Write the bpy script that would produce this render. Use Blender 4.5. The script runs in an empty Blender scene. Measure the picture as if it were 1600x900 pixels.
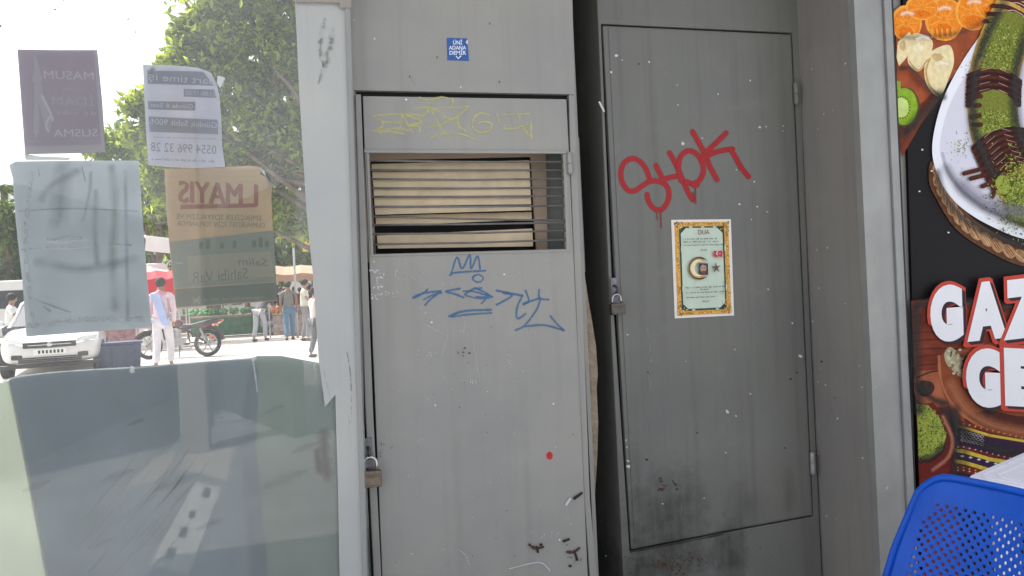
import bpy, bmesh, math, random
import numpy as np
from mathutils import Vector, Matrix, noise
random.seed(7)
R = math.radians
S = bpy.context.scene
COL = S.collection

# ------------------------------------------------------------------ camera
EYE = 1.25
YAW, PITCH, ROLL, F = R(16.905), R(0.02), R(-2.656), 1161.85       # F in photo pixels (1600 wide)
_F = Vector((math.sin(YAW)*math.cos(PITCH), math.cos(YAW)*math.cos(PITCH), math.sin(PITCH)))
_R0 = Vector((math.cos(YAW), -math.sin(YAW), 0)); _U0 = _R0.cross(_F)
_R = _R0*math.cos(ROLL) + _U0*math.sin(ROLL); _U = -_R0*math.sin(ROLL) + _U0*math.cos(ROLL)
cd = bpy.data.cameras.new('camera'); cam = bpy.data.objects.new('camera', cd); COL.objects.link(cam)
cam.matrix_world = Matrix(((_R.x, _U.x, -_F.x, 0), (_R.y, _U.y, -_F.y, 0), (_R.z, _U.z, -_F.z, EYE), (0, 0, 0, 1)))
cd.sensor_width = 36; cd.lens = 36*F/1600; cd.clip_start = .05; cd.clip_end = 2000
S.camera = cam
# ------------------------------------------------------------------ sky, sun, exposure
SUN_EL, SUN_AZ = R(56), R(-48)            # azimuth measured from +Y towards +X
w = bpy.data.worlds.new('World'); S.world = w; w.use_nodes = True
nt = w.node_tree; nt.nodes.clear()
sk = nt.nodes.new('ShaderNodeTexSky'); sk.sky_type = 'NISHITA'; sk.sun_disc = False
sk.sun_elevation = SUN_EL; sk.sun_rotation = SUN_AZ; sk.dust_density = 4.0; sk.air_density = 1.0; sk.ozone_density = 1.0
bg = nt.nodes.new('ShaderNodeBackground'); bg.inputs[1].default_value = .15
wo = nt.nodes.new('ShaderNodeOutputWorld')
hs0 = nt.nodes.new('ShaderNodeHueSaturation'); hs0.inputs['Saturation'].default_value = .34; nt.links.new(sk.outputs[0], hs0.inputs['Color']); nt.links.new(hs0.outputs[0], bg.inputs[0]); nt.links.new(bg.outputs[0], wo.inputs[0])
sl = bpy.data.lights.new('sun', 'SUN'); sl.energy = 3.6; sl.angle = R(.5); sl.color = (1, .955, .88)
so = bpy.data.objects.new('sun', sl); COL.objects.link(so)
sd = Vector((math.sin(SUN_AZ)*math.cos(SUN_EL), math.cos(SUN_AZ)*math.cos(SUN_EL), math.sin(SUN_EL)))
so.rotation_euler = (-sd).to_track_quat('-Z', 'Y').to_euler(); so.location = (0, 0, 12)
S.view_settings.view_transform = 'Standard'; S.view_settings.look = 'None'
S.view_settings.gamma = 1; S.view_settings.use_curve_mapping = False
S.view_settings.exposure = 1.27

# ------------------------------------------------------------------ projection: photo pixel to a point on a real plane
def ray(px, py):
    return _F + _R*((px-800)/F) + _U*((450-py)/F)
def onY(px, py, Y):
    d = ray(px, py); t = Y/d.y; return Vector((d.x*t, Y, EYE+d.z*t))
def onX(px, py, X):
    d = ray(px, py); t = X/d.x; return Vector((X, d.y*t, EYE+d.z*t))
def onZ(px, py, z=0):
    d = ray(px, py); t = (z-EYE)/d.z; return Vector((d.x*t, d.y*t, z))
def at(px, py, dist):                       # dist along the optical axis
    d = ray(px, py); return Vector((d.x*dist, d.y*dist, EYE+d.z*dist))
def pl(l, d, z):                            # lateral, depth in camera heading -> world
    return Vector((l*math.cos(YAW)+d*math.sin(YAW), d*math.cos(YAW)-l*math.sin(YAW), z))

# ------------------------------------------------------------------ materials
def lin(c): c /= 255.0; return c/12.92 if c <= .04045 else ((c+.055)/1.055)**2.4
def C(r, g, b): return (lin(r), lin(g), lin(b), 1)
MATS = {}
def mat(name, col, rough=.6, metal=0.0, var=0.0, vscale=4.0, bump=0.0, bscale=60.0, trans=0.0, coat=0, spec=.5):
    if name in MATS: return MATS[name]
    if trans and name.startswith(('print_', 'paper_', 'film_')):          # sheet stock: dyed paper and vinyl lit from both sides
        f_ = 2.15 if name.startswith('film_') else 1.35; col = tuple(min(.86, c_*f_) for c_ in col[:3])+(1,)
    m = bpy.data.materials.new(name); m.use_nodes = True; MATS[name] = m
    n = m.node_tree.nodes; L = m.node_tree.links; b = n['Principled BSDF']
    b.inputs['Base Color'].default_value = col; b.inputs['Roughness'].default_value = rough
    b.inputs['Metallic'].default_value = metal; b.inputs['Coat Weight'].default_value = coat
    b.inputs['Specular IOR Level'].default_value = spec
    tc = n.new('ShaderNodeTexCoord')
    colsock = None
    if var:
        nz = n.new('ShaderNodeTexNoise'); nz.inputs['Scale'].default_value = vscale; nz.inputs['Detail'].default_value = 6
        L.new(tc.outputs['Object'], nz.inputs['Vector'])
        mx = n.new('ShaderNodeMix'); mx.data_type = 'RGBA'
        mx.inputs[6].default_value = tuple(c*(1-var) for c in col[:3])+(1,); mx.inputs[7].default_value = tuple(min(1, c*(1+var)) for c in col[:3])+(1,)
        cr = n.new('ShaderNodeMapRange'); cr.inputs[1].default_value = .3; cr.inputs[2].default_value = .7
        L.new(nz.outputs[0], cr.inputs[0]); L.new(cr.outputs[0], mx.inputs[0]); L.new(mx.outputs[2], b.inputs['Base Color']); colsock = mx.outputs[2]
    if bump:
        nb = n.new('ShaderNodeTexNoise'); nb.inputs['Scale'].default_value = bscale; nb.inputs['Detail'].default_value = 4
        L.new(tc.outputs['Object'], nb.inputs['Vector'])
        bp = n.new('ShaderNodeBump'); bp.inputs['Strength'].default_value = bump; bp.inputs['Distance'].default_value = .01
        L.new(nb.outputs[0], bp.inputs['Height']); L.new(bp.outputs[0], b.inputs['Normal'])
    if trans:
        t = n.new('ShaderNodeBsdfTranslucent'); t.inputs[0].default_value = col
        if colsock: L.new(colsock, t.inputs[0])
        ms = n.new('ShaderNodeMixShader'); ms.inputs[0].default_value = trans
        L.new(b.outputs[0], ms.inputs[1]); L.new(t.outputs[0], ms.inputs[2]); L.new(ms.outputs[0], n['Material Output'].inputs[0])
    return m

def paint(name, col, chip=(.75, .76, .76, 1), chips=.5, grime=.25, seed=0.0, soot=()):
    """grey enamel on sheet steel: blotchy repainting, drip streaks, small pale chips, rusty specks, slight waviness"""
    m = bpy.data.materials.new(name); m.use_nodes = True; MATS[name] = m
    n = m.node_tree.nodes; L = m.node_tree.links; b = n['Principled BSDF']
    tc = n.new('ShaderNodeTexCoord'); mp = n.new('ShaderNodeMapping'); mp.inputs[1].default_value = (seed, seed*1.7, seed*.6)
    L.new(tc.outputs['Object'], mp.inputs[0])
    def nz(scale, det=5, vec=None, rough=.55):
        q = n.new('ShaderNodeTexNoise'); q.inputs['Scale'].default_value = scale; q.inputs['Detail'].default_value = det; q.inputs['Roughness'].default_value = rough
        L.new(vec or mp.outputs[0], q.inputs['Vector']); return q.outputs[0]
    def rng(s, a, bb, c=0, d=1):
        q = n.new('ShaderNodeMapRange'); q.inputs[1].default_value = a; q.inputs[2].default_value = bb; q.inputs[3].default_value = c; q.inputs[4].default_value = d
        L.new(s, q.inputs[0]); return q.outputs[0]
    def mix(f, a, bb):
        q = n.new('ShaderNodeMix'); q.data_type = 'RGBA'
        if isinstance(f, float): q.inputs[0].default_value = f
        else: L.new(f, q.inputs[0])
        for i, s in ((6, a), (7, bb)):
            if isinstance(s, tuple): q.inputs[i].default_value = s
            else: L.new(s, q.inputs[i])
        return q.outputs[2]
    def mul(a, bb):
        q = n.new('ShaderNodeMath'); q.operation = 'MULTIPLY'; L.new(a, q.inputs[0])
        if isinstance(bb, float): q.inputs[1].default_value = bb
        else: L.new(bb, q.inputs[1])
        return q.outputs[0]
    k = lambda f, g=1, h=1: (col[0]*f, col[1]*f*g, col[2]*f*h, 1)
    c = mix(rng(nz(2.2), .35, .65), k(.93, 1.0, 1.03), k(1.06, 1.0, .97))
    st = n.new('ShaderNodeMapping'); st.inputs[3].default_value = (26, 26, .9); L.new(tc.outputs['Object'], st.inputs[0])
    c = mix(mul(rng(nz(1.0, 4, st.outputs[0]), .5, .8), grime), c, k(.72, .98, .93))
    c = mix(mul(rng(nz(9, 8, None, .7), .55, .8), grime*.9), c, k(1.25))
    # soot and damp dirt splashed on the sheet: (x, z, half width, half height, strength) in the cabinet's own coordinates
    for (sx_, sz_, rx_, rz_, k_) in soot:
        m1 = n.new('ShaderNodeMapping'); m1.inputs[1].default_value = (-sx_/rx_, 0, -sz_/rz_); m1.inputs[3].default_value = (1/rx_, 0, 1/rz_); L.new(tc.outputs['Object'], m1.inputs[0])
        ln_ = n.new('ShaderNodeVectorMath'); ln_.operation = 'LENGTH'; L.new(m1.outputs[0], ln_.inputs[0])
        wv = n.new('ShaderNodeMath'); wv.operation = 'MULTIPLY_ADD'; L.new(nz(16, 6, None, .7), wv.inputs[0]); wv.inputs[1].default_value = -1.6; L.new(ln_.outputs['Value'], wv.inputs[2])
        st2 = n.new('ShaderNodeMapping'); st2.inputs[3].default_value = (48, 48, 5); L.new(tc.outputs['Object'], st2.inputs[0])
        f2 = mul(rng(wv.outputs[0], -.75, .35, 1, 0), rng(nz(1.0, 5, st2.outputs[0], .65), .35, .7, .6, 1))
        c = mix(mul(f2, k_), c, (.030, .029, .024, 1))
    # pale chips
    v = n.new('ShaderNodeTexVoronoi'); v.inputs['Scale'].default_value = 21; L.new(mp.outputs[0], v.inputs['Vector'])
    wob = nz(140, 3)
    ad = n.new('ShaderNodeMath'); ad.operation = 'MULTIPLY_ADD'; L.new(wob, ad.inputs[0]); ad.inputs[1].default_value = .10; L.new(v.outputs['Distance'], ad.inputs[2])
    spot = rng(ad.outputs[0], .105, .125, 1, 0)
    sep = n.new('ShaderNodeSeparateColor'); L.new(v.outputs['Color'], sep.inputs[0])
    keep = rng(sep.outputs[0], 1-.12*chips-.001, 1-.12*chips, 0, 1)
    c = mix(mul(spot, keep), c, chip)
    keep2 = rng(sep.outputs[1], 1-.04*chips-.001, 1-.04*chips, 0, 1)
    c = mix(mul(spot, keep2), c, (.07, .035, .02, 1))
    L.new(c, b.inputs['Base Color'])
    L.new(rng(nz(14, 5), .3, .7, .30, .48), b.inputs['Roughness'])
    b.inputs['Specular IOR Level'].default_value = .4
    bp = n.new('ShaderNodeBump'); bp.inputs['Strength'].default_value = .5; bp.inputs['Distance'].default_value = .012
    L.new(nz(2.6, 3), bp.inputs['Height'])
    bp2 = n.new('ShaderNodeBump'); bp2.inputs['Strength'].default_value = .06; bp2.inputs['Distance'].default_value = .002
    L.new(nz(160, 2), bp2.inputs['Height']); L.new(bp.outputs[0], bp2.inputs['Normal']); L.new(bp2.outputs[0], b.inputs['Normal'])
    return m

def marker(name, col, cover=.9, grain=220.0, hard=.12, amp=1.0):
    """chalk, marker or sprayed paint: covering breaks up in the grain and fades at the stroke's border (UV.y across)"""
    m = bpy.data.materials.new(name); m.use_nodes = True; MATS[name] = m
    n = m.node_tree.nodes; L = m.node_tree.links; b = n['Principled BSDF']
    b.inputs['Base Color'].default_value = col; b.inputs['Roughness'].default_value = .6
    uv = n.new('ShaderNodeUVMap'); sx = n.new('ShaderNodeSeparateXYZ'); L.new(uv.outputs[0], sx.inputs[0])
    ab = n.new('ShaderNodeMath'); ab.operation = 'ABSOLUTE'; L.new(sx.outputs[1], ab.inputs[0])
    e = n.new('ShaderNodeMapRange'); e.inputs[1].default_value = 1; e.inputs[2].default_value = 1-hard; e.inputs[3].default_value = 0; e.inputs[4].default_value = 1
    L.new(ab.outputs[0], e.inputs[0])
    tc = n.new('ShaderNodeTexCoord'); nz = n.new('ShaderNodeTexNoise'); nz.inputs['Scale'].default_value = grain; nz.inputs['Detail'].default_value = 3
    L.new(tc.outputs['Object'], nz.inputs[0])
    g = n.new('ShaderNodeMapRange'); g.inputs[1].default_value = .62-cover*.35; g.inputs[2].default_value = .78-cover*.35
    g.inputs[3].default_value = max(0, cover-.45)*amp; g.inputs[4].default_value = cover*amp; L.new(nz.outputs[0], g.inputs[0])
    mu = n.new('ShaderNodeMath'); mu.operation = 'MULTIPLY'; L.new(e.outputs[0], mu.inputs[0]); L.new(g.outputs[0], mu.inputs[1])
    L.new(mu.outputs[0], b.inputs['Alpha'])
    return m

def glass_mat(name, veil=.06, tint=(1, 1, 1, 1)):
    m = bpy.data.materials.new(name); m.use_nodes = True; n = m.node_tree.nodes; L = m.node_tree.links; n.remove(n['Principled BSDF'])
    tr = n.new('ShaderNodeBsdfTransparent'); tr.inputs[0].default_value = tint
    gl = n.new('ShaderNodeBsdfGlossy'); gl.inputs['Roughness'].default_value = .02
    fr = n.new('ShaderNodeFresnel'); fr.inputs[0].default_value = 1.5
    m1 = n.new('ShaderNodeMixShader'); L.new(fr.outputs[0], m1.inputs[0]); L.new(tr.outputs[0], m1.inputs[1]); L.new(gl.outputs[0], m1.inputs[2])
    if veil:
        df = n.new('ShaderNodeBsdfDiffuse'); df.inputs[0].default_value = (.8, .8, .8, 1)
        tl = n.new('ShaderNodeBsdfTranslucent'); tl.inputs[0].default_value = (.8, .82, .85, 1)
        m2 = n.new('ShaderNodeMixShader'); m2.inputs[0].default_value = .4; L.new(df.outputs[0], m2.inputs[1]); L.new(tl.outputs[0], m2.inputs[2])
        tc = n.new('ShaderNodeTexCoord'); nz = n.new('ShaderNodeTexNoise'); nz.inputs['Scale'].default_value = 5; nz.inputs['Detail'].default_value = 7
        L.new(tc.outputs['Object'], nz.inputs[0])
        mr = n.new('ShaderNodeMapRange'); mr.inputs[1].default_value = .3; mr.inputs[2].default_value = .75; mr.inputs[3].default_value = veil*.6; mr.inputs[4].default_value = veil*1.5
        L.new(nz.outputs[0], mr.inputs[0])
        m3 = n.new('ShaderNodeMixShader'); L.new(mr.outputs[0], m3.inputs[0]); L.new(m1.outputs[0], m3.inputs[1]); L.new(m2.outputs[0], m3.inputs[2]); m1 = m3
    L.new(m1.outputs[0], n['Material Output'].inputs[0]); MATS[name] = m
    return m

def leafmat(name, col, trans=.45):
    m = bpy.data.materials.new(name); m.use_nodes = True; n = m.node_tree.nodes; L = m.node_tree.links; b = n['Principled BSDF']
    g = n.new('ShaderNodeNewGeometry'); mx = n.new('ShaderNodeMix'); mx.data_type = 'RGBA'
    mx.inputs[6].default_value = (col[0]*.28, col[1]*.36, col[2]*.5, 1); mx.inputs[7].default_value = (col[0]*1.9, col[1]*1.7, col[2]*1.3, 1)
    L.new(g.outputs['Random Per Island'], mx.inputs[0]); L.new(mx.outputs[2], b.inputs['Base Color']); b.inputs['Roughness'].default_value = .6; b.inputs['Specular IOR Level'].default_value = .25
    t = n.new('ShaderNodeBsdfTranslucent'); hs = n.new('ShaderNodeMix'); hs.data_type = 'RGBA'; hs.blend_type = 'MULTIPLY'; hs.inputs[0].default_value = 1
    hs.inputs[7].default_value = (1.5, 1.35, .5, 1); L.new(mx.outputs[2], hs.inputs[6]); L.new(hs.outputs[2], t.inputs[0])
    ms = n.new('ShaderNodeMixShader'); ms.inputs[0].default_value = trans; L.new(b.outputs[0], ms.inputs[1]); L.new(t.outputs[0], ms.inputs[2]); L.new(ms.outputs[0], n['Material Output'].inputs[0])
    MATS[name] = m; return m

# ------------------------------------------------------------------ objects
def tag(o, label=None, cat=None, group=None, kind=None):
    if label: o['label'] = label
    if cat: o['category'] = cat
    if group: o['group'] = group
    if kind: o['kind'] = kind
    return o
def wloc(o):
    v = Vector((0, 0, 0))
    while o: v += o.location; o = o.parent
    return v
def empty(name, loc, label, cat, group=None):
    o = bpy.data.objects.new(name, None); COL.objects.link(o); o.location = loc; o.empty_display_size = .1
    return tag(o, label, cat, group)
class MB:
    """collects polygons (with materials) and links them as one mesh object"""
    def __init__(s): s.v = []; s.f = []; s.m = []; s.uv = []; s.mats = []; s.sm = []
    def mi(s, m):
        if m not in s.mats: s.mats.append(m)
        return s.mats.index(m)
    def face(s, pts, m=None, uv=None, smooth=False):
        b = len(s.v); s.v += [tuple(p) for p in pts]; s.f.append(tuple(range(b, b+len(pts)))); s.m.append(s.mi(m)); s.uv.append(uv); s.sm.append(smooth)
    def mesh(s, vs, fs, m=None, smooth=False):
        b = len(s.v); s.v += [tuple(p) for p in vs]
        for f in fs: s.f.append(tuple(i+b for i in f)); s.m.append(s.mi(m)); s.uv.append(None); s.sm.append(smooth)
    def prism(s, a, b2, m=None):               # two matching loops
        n = len(a); s.mesh(list(a)+list(b2), [tuple(range(n))[::-1], tuple(range(n, 2*n))]+[(i, (i+1) % n, n+(i+1) % n, n+i) for i in range(n)], m)
    def box(s, x0, x1, y0, y1, z0, z1, m=None):
        a = [(x0, y0, z0), (x1, y0, z0), (x1, y1, z0), (x0, y1, z0)]; s.prism(a, [(p[0], p[1], z1) for p in a], m)
    def tube(s, pts, r, m=None, n=8, cap=True, closed=False):
        pts = [Vector(p) for p in pts]; N = len(pts); rs = r if isinstance(r, (list, tuple)) else [r]*N
        vs = []; up = None
        for i, p in enumerate(pts):
            if closed: d = pts[(i+1) % N]-pts[i-1]
            else: d = pts[min(i+1, N-1)]-pts[max(i-1, 0)]
            d.normalize()
            if up is None:
                up = d.orthogonal().normalized()
            else:
                up = (up-d*up.dot(d)).normalized()
            q = d.cross(up)
            for k in range(n):
                a = 2*math.pi*k/n; vs.append(p+(up*math.cos(a)+q*math.sin(a))*rs[i])
        fs = []
        for i in range(N if closed else N-1):
            j = (i+1) % N
            for k in range(n): fs.append((i*n+k, i*n+(k+1) % n, j*n+(k+1) % n, j*n+k))
        if cap and not closed: fs += [tuple(range(n))[::-1], tuple(range((N-1)*n, N*n))]
        s.mesh(vs, fs, m, True)
    def ball(s, c, rx, ry, rz, m=None, nu=12, nv=8, jit=0):
        vs = []; fs = []
        for i in range(nv+1):
            t = math.pi*i/nv
            for k in range(nu):
                a = 2*math.pi*k/nu; j = 1+random.uniform(-jit, jit)
                vs.append((c[0]+rx*math.sin(t)*math.cos(a)*j, c[1]+ry*math.sin(t)*math.sin(a)*j, c[2]+rz*math.cos(t)*j))
        for i in range(nv):
            for k in range(nu): fs.append((i*nu+k, (i+1)*nu+k, (i+1)*nu+(k+1) % nu, i*nu+(k+1) % nu))
        s.mesh(vs, fs, m, True)
    def build(s, name, parent=None, bevel=0, local=False, weld=False):
        off = Vector((0, 0, 0)) if (local or parent is None) else wloc(parent)
        me = bpy.data.meshes.new(name); me.from_pydata([(x-off.x, y-off.y, z-off.z) for x, y, z in s.v], [], s.f)
        for m in s.mats: me.materials.append(m)
        me.polygons.foreach_set('material_index', s.m); me.polygons.foreach_set('use_smooth', s.sm)
        if any(u for u in s.uv):
            ul = me.uv_layers.new(name='UVMap')
            for p, u in zip(me.polygons, s.uv):
                if u:
                    for k, li in enumerate(p.loop_indices): ul.data[li].uv = u[k]
        me.update()
        if weld:
            bm = bmesh.new(); bm.from_mesh(me); bmesh.ops.remove_doubles(bm, verts=bm.verts, dist=1e-5); bm.to_mesh(me); bm.free()
        o = bpy.data.objects.new(name, me); COL.objects.link(o)
        if parent is not None: o.parent = parent
        if bevel:
            b = o.modifiers.new('bevel', 'BEVEL'); b.width = bevel; b.segments = 2; b.limit_method = 'ANGLE'; b.angle_limit = R(40)
        return o
def slab(name, pix, Y, t, m, parent=None, bevel=.0012, holes=None):
    """a sheet standing in plane y=Y (its front), t thick, outlined by photo corners"""
    mb = MB()
    a = [onY(x, y, Y) for x, y in pix]
    if holes:
        h = [onY(x, y, Y) for x, y in holes]; n = len(a); s = Vector((0, t, 0))
        V = a+h+[p+s for p in a]+[p+s for p in h]; fs = []
        for i in range(n):
            j = (i+1) % n
            fs += [(i, j, n+j, n+i), (2*n+j, 2*n+i, 3*n+i, 3*n+j), (j, i, 2*n+i, 2*n+j), (n+i, n+j, 3*n+j, 3*n+i)]
        mb.mesh(V, fs, m)
    else: mb.prism(a, [p+Vector((0, t, 0)) for p in a], m)
    o = mb.build(name, parent, bevel)
    return o

# ------------------------------------------------------------------ flat artwork laid on a real plane (decals, print, paint)
def spline(pts, k=6, closed=False):
    P = [Vector((p[0], p[1])) for p in pts]; n = len(P); out = []
    rngi = range(n) if closed else range(n-1)
    for i in rngi:
        if closed: a, b, c, d = P[i-1], P[i], P[(i+1) % n], P[(i+2) % n]
        else: a, b, c, d = P[max(i-1, 0)], P[i], P[i+1], P[min(i+2, n-1)]
        for j in range(k):
            t = j/k; out.append(.5*((2*b)+(c-a)*t+(2*a-5*b+4*c-d)*t*t+(3*b-a-3*c+d)*t**3))
    if not closed: out.append(P[-1])
    return out
class Art:
    def __init__(s, Y, e0=.0004, de=3e-5, fn=None, sgn=1):
        s.mb = MB(); s.Y = Y; s.e = e0; s.de = de; s.fn = fn or (lambda x, y, e: onY(x, y, Y)-Vector((0, e, 0)))
    def nxt(s): s.e += s.de; return s.e
    def poly(s, pts, m, smooth=False, e=None):
        if smooth: pts = spline(pts, 5, True)
        e = e or s.nxt(); s.mb.face([s.fn(p[0], p[1], e) for p in pts], m, [(0, 0)]*len(pts))
    def blob(s, cx, cy, rx, ry, m, n=14, jit=.1, rot=0, e=None):
        c, q = math.cos(rot), math.sin(rot); pts = []
        for k in range(n):
            a = -2*math.pi*k/n; j = 1+random.uniform(-jit, jit); x, y = rx*math.cos(a)*j, ry*math.sin(a)*j
            pts.append((cx+x*c-y*q, cy+x*q+y*c))
        s.poly(pts, m, e=e)
    def stroke(s, pts, wd, m, smooth=True, wj=0.0, taper=False, k=6):
        P = spline(pts, k) if smooth and len(pts) > 2 else [Vector((p[0], p[1])) for p in pts]
        n = len(P); e = s.nxt(); rows = []; ds = []
        for i in range(n):
            d = P[min(i+1, n-1)]-P[max(i-1, 0)]
            if d.length < 1e-6: d = Vector((1, 0))
            d.normalize(); ds.append(d)
        def W(i):
            t = i/max(1, n-1); ww = wd/2*(1+random.uniform(-wj, wj))
            if taper: ww *= max(.25, math.sin(math.pi*min(1, .15+t*.8)))
            return ww
        for i in range(n):
            q = Vector((-ds[i].y, ds[i].x)); ww = W(i); rows.append((P[i]+q*ww, P[i], P[i]-q*ww, ww))
        st = 4e-6
        for i in range(n-1):
            a, b = rows[i], rows[i+1]; ea, eb = e+st*i, e+st*(i+1)
            s.mb.face([s.fn(a[0].x, a[0].y, ea), s.fn(b[0].x, b[0].y, eb), s.fn(b[1].x, b[1].y, eb), s.fn(a[1].x, a[1].y, ea)], m, [(0, 1), (0, 1), (0, 0), (0, 0)])
            s.mb.face([s.fn(a[1].x, a[1].y, ea), s.fn(b[1].x, b[1].y, eb), s.fn(b[2].x, b[2].y, eb), s.fn(a[2].x, a[2].y, ea)], m, [(0, 0), (0, 0), (0, -1), (0, -1)])
        for (row, d, sg, ee) in ((rows[0], ds[0], -1, e), (rows[-1], ds[-1], 1, e+st*(n-1))):
            q = Vector((-d.y, d.x)); c = row[1]; ww = row[3]; prev = None
            for t in range(7):
                a = math.pi*t/6; p = c+q*ww*math.cos(a)+d*sg*ww*math.sin(a)
                if prev is not None:
                    tri = [s.fn(c.x, c.y, ee), s.fn(prev.x, prev.y, ee), s.fn(p.x, p.y, ee)]
                    s.mb.face(tri if sg > 0 else [tri[0], tri[2], tri[1]], m, [(0, 0), (0, 1), (0, 1)])
                prev = p
        s.e = e+st*n
    def text(s, txt, p0, p1, up, m, offset=0.0, shear=0.0, ref_offset=None, shift=(0, 0), res=3, space=1.0):
        """p0, p1: baseline ends in photo pixels; up: pixel vector of the capital height"""
        def conv(off):
            cu = bpy.data.curves.new('t', 'FONT'); cu.body = txt; cu.size = 1; cu.offset = off; cu.shear = shear; cu.resolution_u = res; cu.space_character = space
            o = bpy.data.objects.new('t', cu); COL.objects.link(o); dg = bpy.context.evaluated_depsgraph_get(); dg.update()
            me = bpy.data.meshes.new_from_object(o.evaluated_get(dg)); vs = [v.co.copy() for v in me.vertices]; fs = [tuple(p.vertices) for p in me.polygons]
            bpy.data.objects.remove(o); bpy.data.curves.remove(cu); bpy.data.meshes.remove(me); return vs, fs
        vs, fs = conv(0.0); x0 = min(v.x for v in vs); x1 = max(v.x for v in vs)
        if offset: vs, fs = conv(offset)
        e = s.nxt(); p0, p1, up = Vector(p0), Vector(p1), Vector(up); out = []
        for v in vs:
            q = p0+(p1-p0)*((v.x-x0)/(x1-x0))+up*(v.y/.70)+Vector(shift); out.append(s.fn(q.x, q.y, e))
        s.mb.mesh(out, fs, m)
    def bars(s, x0, y0, x1, y1, h, m, dens=.8, lo=6, hi=22):
        """a line of print too small to read"""
        L_ = math.hypot(x1-x0, y1-y0); t = 0
        while t < L_:
            l = min(random.uniform(lo, hi), L_-t); a, b = t/L_, (t+l)/L_
            xa, ya, xb, yb = x0+(x1-x0)*a, y0+(y1-y0)*a, x0+(x1-x0)*b, y0+(y1-y0)*b
            u = xa
            n = max(1, int(l/ (h*.55))); e = s.nxt()
            for i in range(n):
                if random.random() > dens: continue
                f0, f1 = i/n, (i+.62)/n; hh = h*random.choice((.6, .6, .95, .7))
                X0, X1 = xa+(xb-xa)*f0, xa+(xb-xa)*f1; Y0, Y1 = ya+(yb-ya)*f0, ya+(yb-ya)*f1
                s.mb.face([s.fn(X0, Y0, e), s.fn(X1, Y1, e), s.fn(X1, Y1-hh, e), s.fn(X0, Y0-hh, e)], m)
            t += l+h*.7
    def build(s, name, parent=None): return s.mb.build(name, parent)

# ------------------------------------------------------------------ colours of the place
M_cab1 = paint('grey_enamel_light', C(154, 152, 147), grime=.35, chips=.5, seed=1.3)
def sootpt(px, py, rx, rz, k): p = onY(px, py, 2.31); return (p.x-1.45, p.z, rx, rz, k)
M_cab2 = paint('grey_enamel_dark_weak_light', C(112, 112, 107), grime=.7, chips=.4, seed=7.7, soot=(sootpt(1045, 805, .16, .17, .95), sootpt(1140, 865, .08, .14, .95), sootpt(1030, 885, .26, .10, .95), sootpt(1165, 790, .10, .10, .4), sootpt(1232, 770, .03, .12, .4), sootpt(996, 760, .03, .2, .4)))  # darker base colour also covers for weaker light on this cabinet
M_wallp = paint('grey_enamel_side', C(136, 132, 128), grime=.5, chips=.6, seed=3.1)
M_mull = paint('pale_grey_enamel', C(180, 181, 178), grime=.30, chips=.25, seed=5.1)
M_alu = mat('aluminium', C(152, 152, 149), .45, .35, var=.10, vscale=7, bump=.1, bscale=90)
M_aluD = mat('aluminium_dull', C(150, 150, 148), .5, .3, var=.12, vscale=9)
M_dark = mat('dark_void', C(34, 35, 38), .8, var=.3)
M_rubber = mat('black_rubber', C(25, 25, 27), .6)
M_glass = glass_mat('glass', .055)

exec_order = []
# ================================================================== GROUND AND BIG SURROUNDINGS
def ground():
    m = mat('pale_paving', (.40, .375, .33, 1), .75, var=.22, vscale=1.3, bump=.3, bscale=30)
    mb = MB(); s = 400; mb.face([(-s, -s, 0), (s, -s, 0), (s, s, 0), (-s, s, 0)], m); tag(mb.build('ground'), kind='structure')
    m2 = mat('asphalt_lane', (.20, .19, .18, 1), .85, var=.25, vscale=.8, bump=.4, bscale=50)
    mb = MB(); mb.face([(-40, 30.5, .004), (60, 30.5, .004), (60, 36, .004), (-40, 36, .004)], m2); tag(mb.build('road'), kind='structure')
    m4 = mat('blue_grey_paving', (.36, .365, .37, 1), .7, var=.2, vscale=2.5, bump=.3, bscale=25)
    mb = MB(); mb.face([(-30, -30, .004), (30, -30, .004), (30, 2.1, .004), (-30, 2.1, .004)], m4); tag(mb.build('pavement'), kind='structure')
    m3 = mat('kerb_stone', (.42, .41, .39, 1), .8, var=.15, vscale=3)
    mb = MB()
    for yy in (30.3,): mb.box(-40, 60, yy, yy+.18, 0, .12, m3)
    tag(mb.build('kerb'), kind='structure')
ground()

YG = 2.20                                # glass plane
Y1, Y2, YP = 2.25, 2.31, 2.03            # front planes: first cabinet, second cabinet, poster wall
X_RET = 1.853                            # the side wall between second cabinet and poster wall

# ---- kiosk shell behind the cabinets
ks = empty('kiosk', (1.9, 2.9, 0), 'grey sheet metal kiosk body with flat roof behind both cabinets', 'kiosk')
mb = MB(); mb.box(.28, 4.2, 2.95, 3.05, 0, 2.62, M_wallp); mb.build('back_wall', ks)
mb = MB(); mb.box(.2, 4.3, 1.6, 3.2, 2.66, 2.78, M_cab1); mb.build('roof', ks, .004)  # near-side overhang, out of view, lengthened to keep sun off chair and poster
mb = MB(); mb.box(-2.0, .199, 1.6, 2.30, 2.66, 2.74, M_alu); mb.build('sun_block_header', ks, .004)  # unseen header widened on the near side to block sun from the chair
mb = MB(); mb.box(.945, 1.03, 2.80, 2.82, 0, 2.66, M_dark); mb.build('gap_filler', ks)

# ---- glass with everything stuck to it
gl = empty('glass_screen', (-.7, YG, 0), 'tall dusty window pane with worn posters and film stuck on it', 'window')
mb = MB(); mb.box(-1.9, .20, YG-.003, YG+.003, .05, 2.64, M_glass); mb.build('pane', gl)
mb = MB(); mb.box(-1.95, .24, YG-.02, YG+.03, 0, .05, M_alu); mb.build('bottom_rail', gl, .002)
mb = MB(); mb.box(-1.96, -1.9, YG-.03, YG+.04, 0, 2.66, M_alu); mb.build('end_post', gl, .002)
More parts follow.
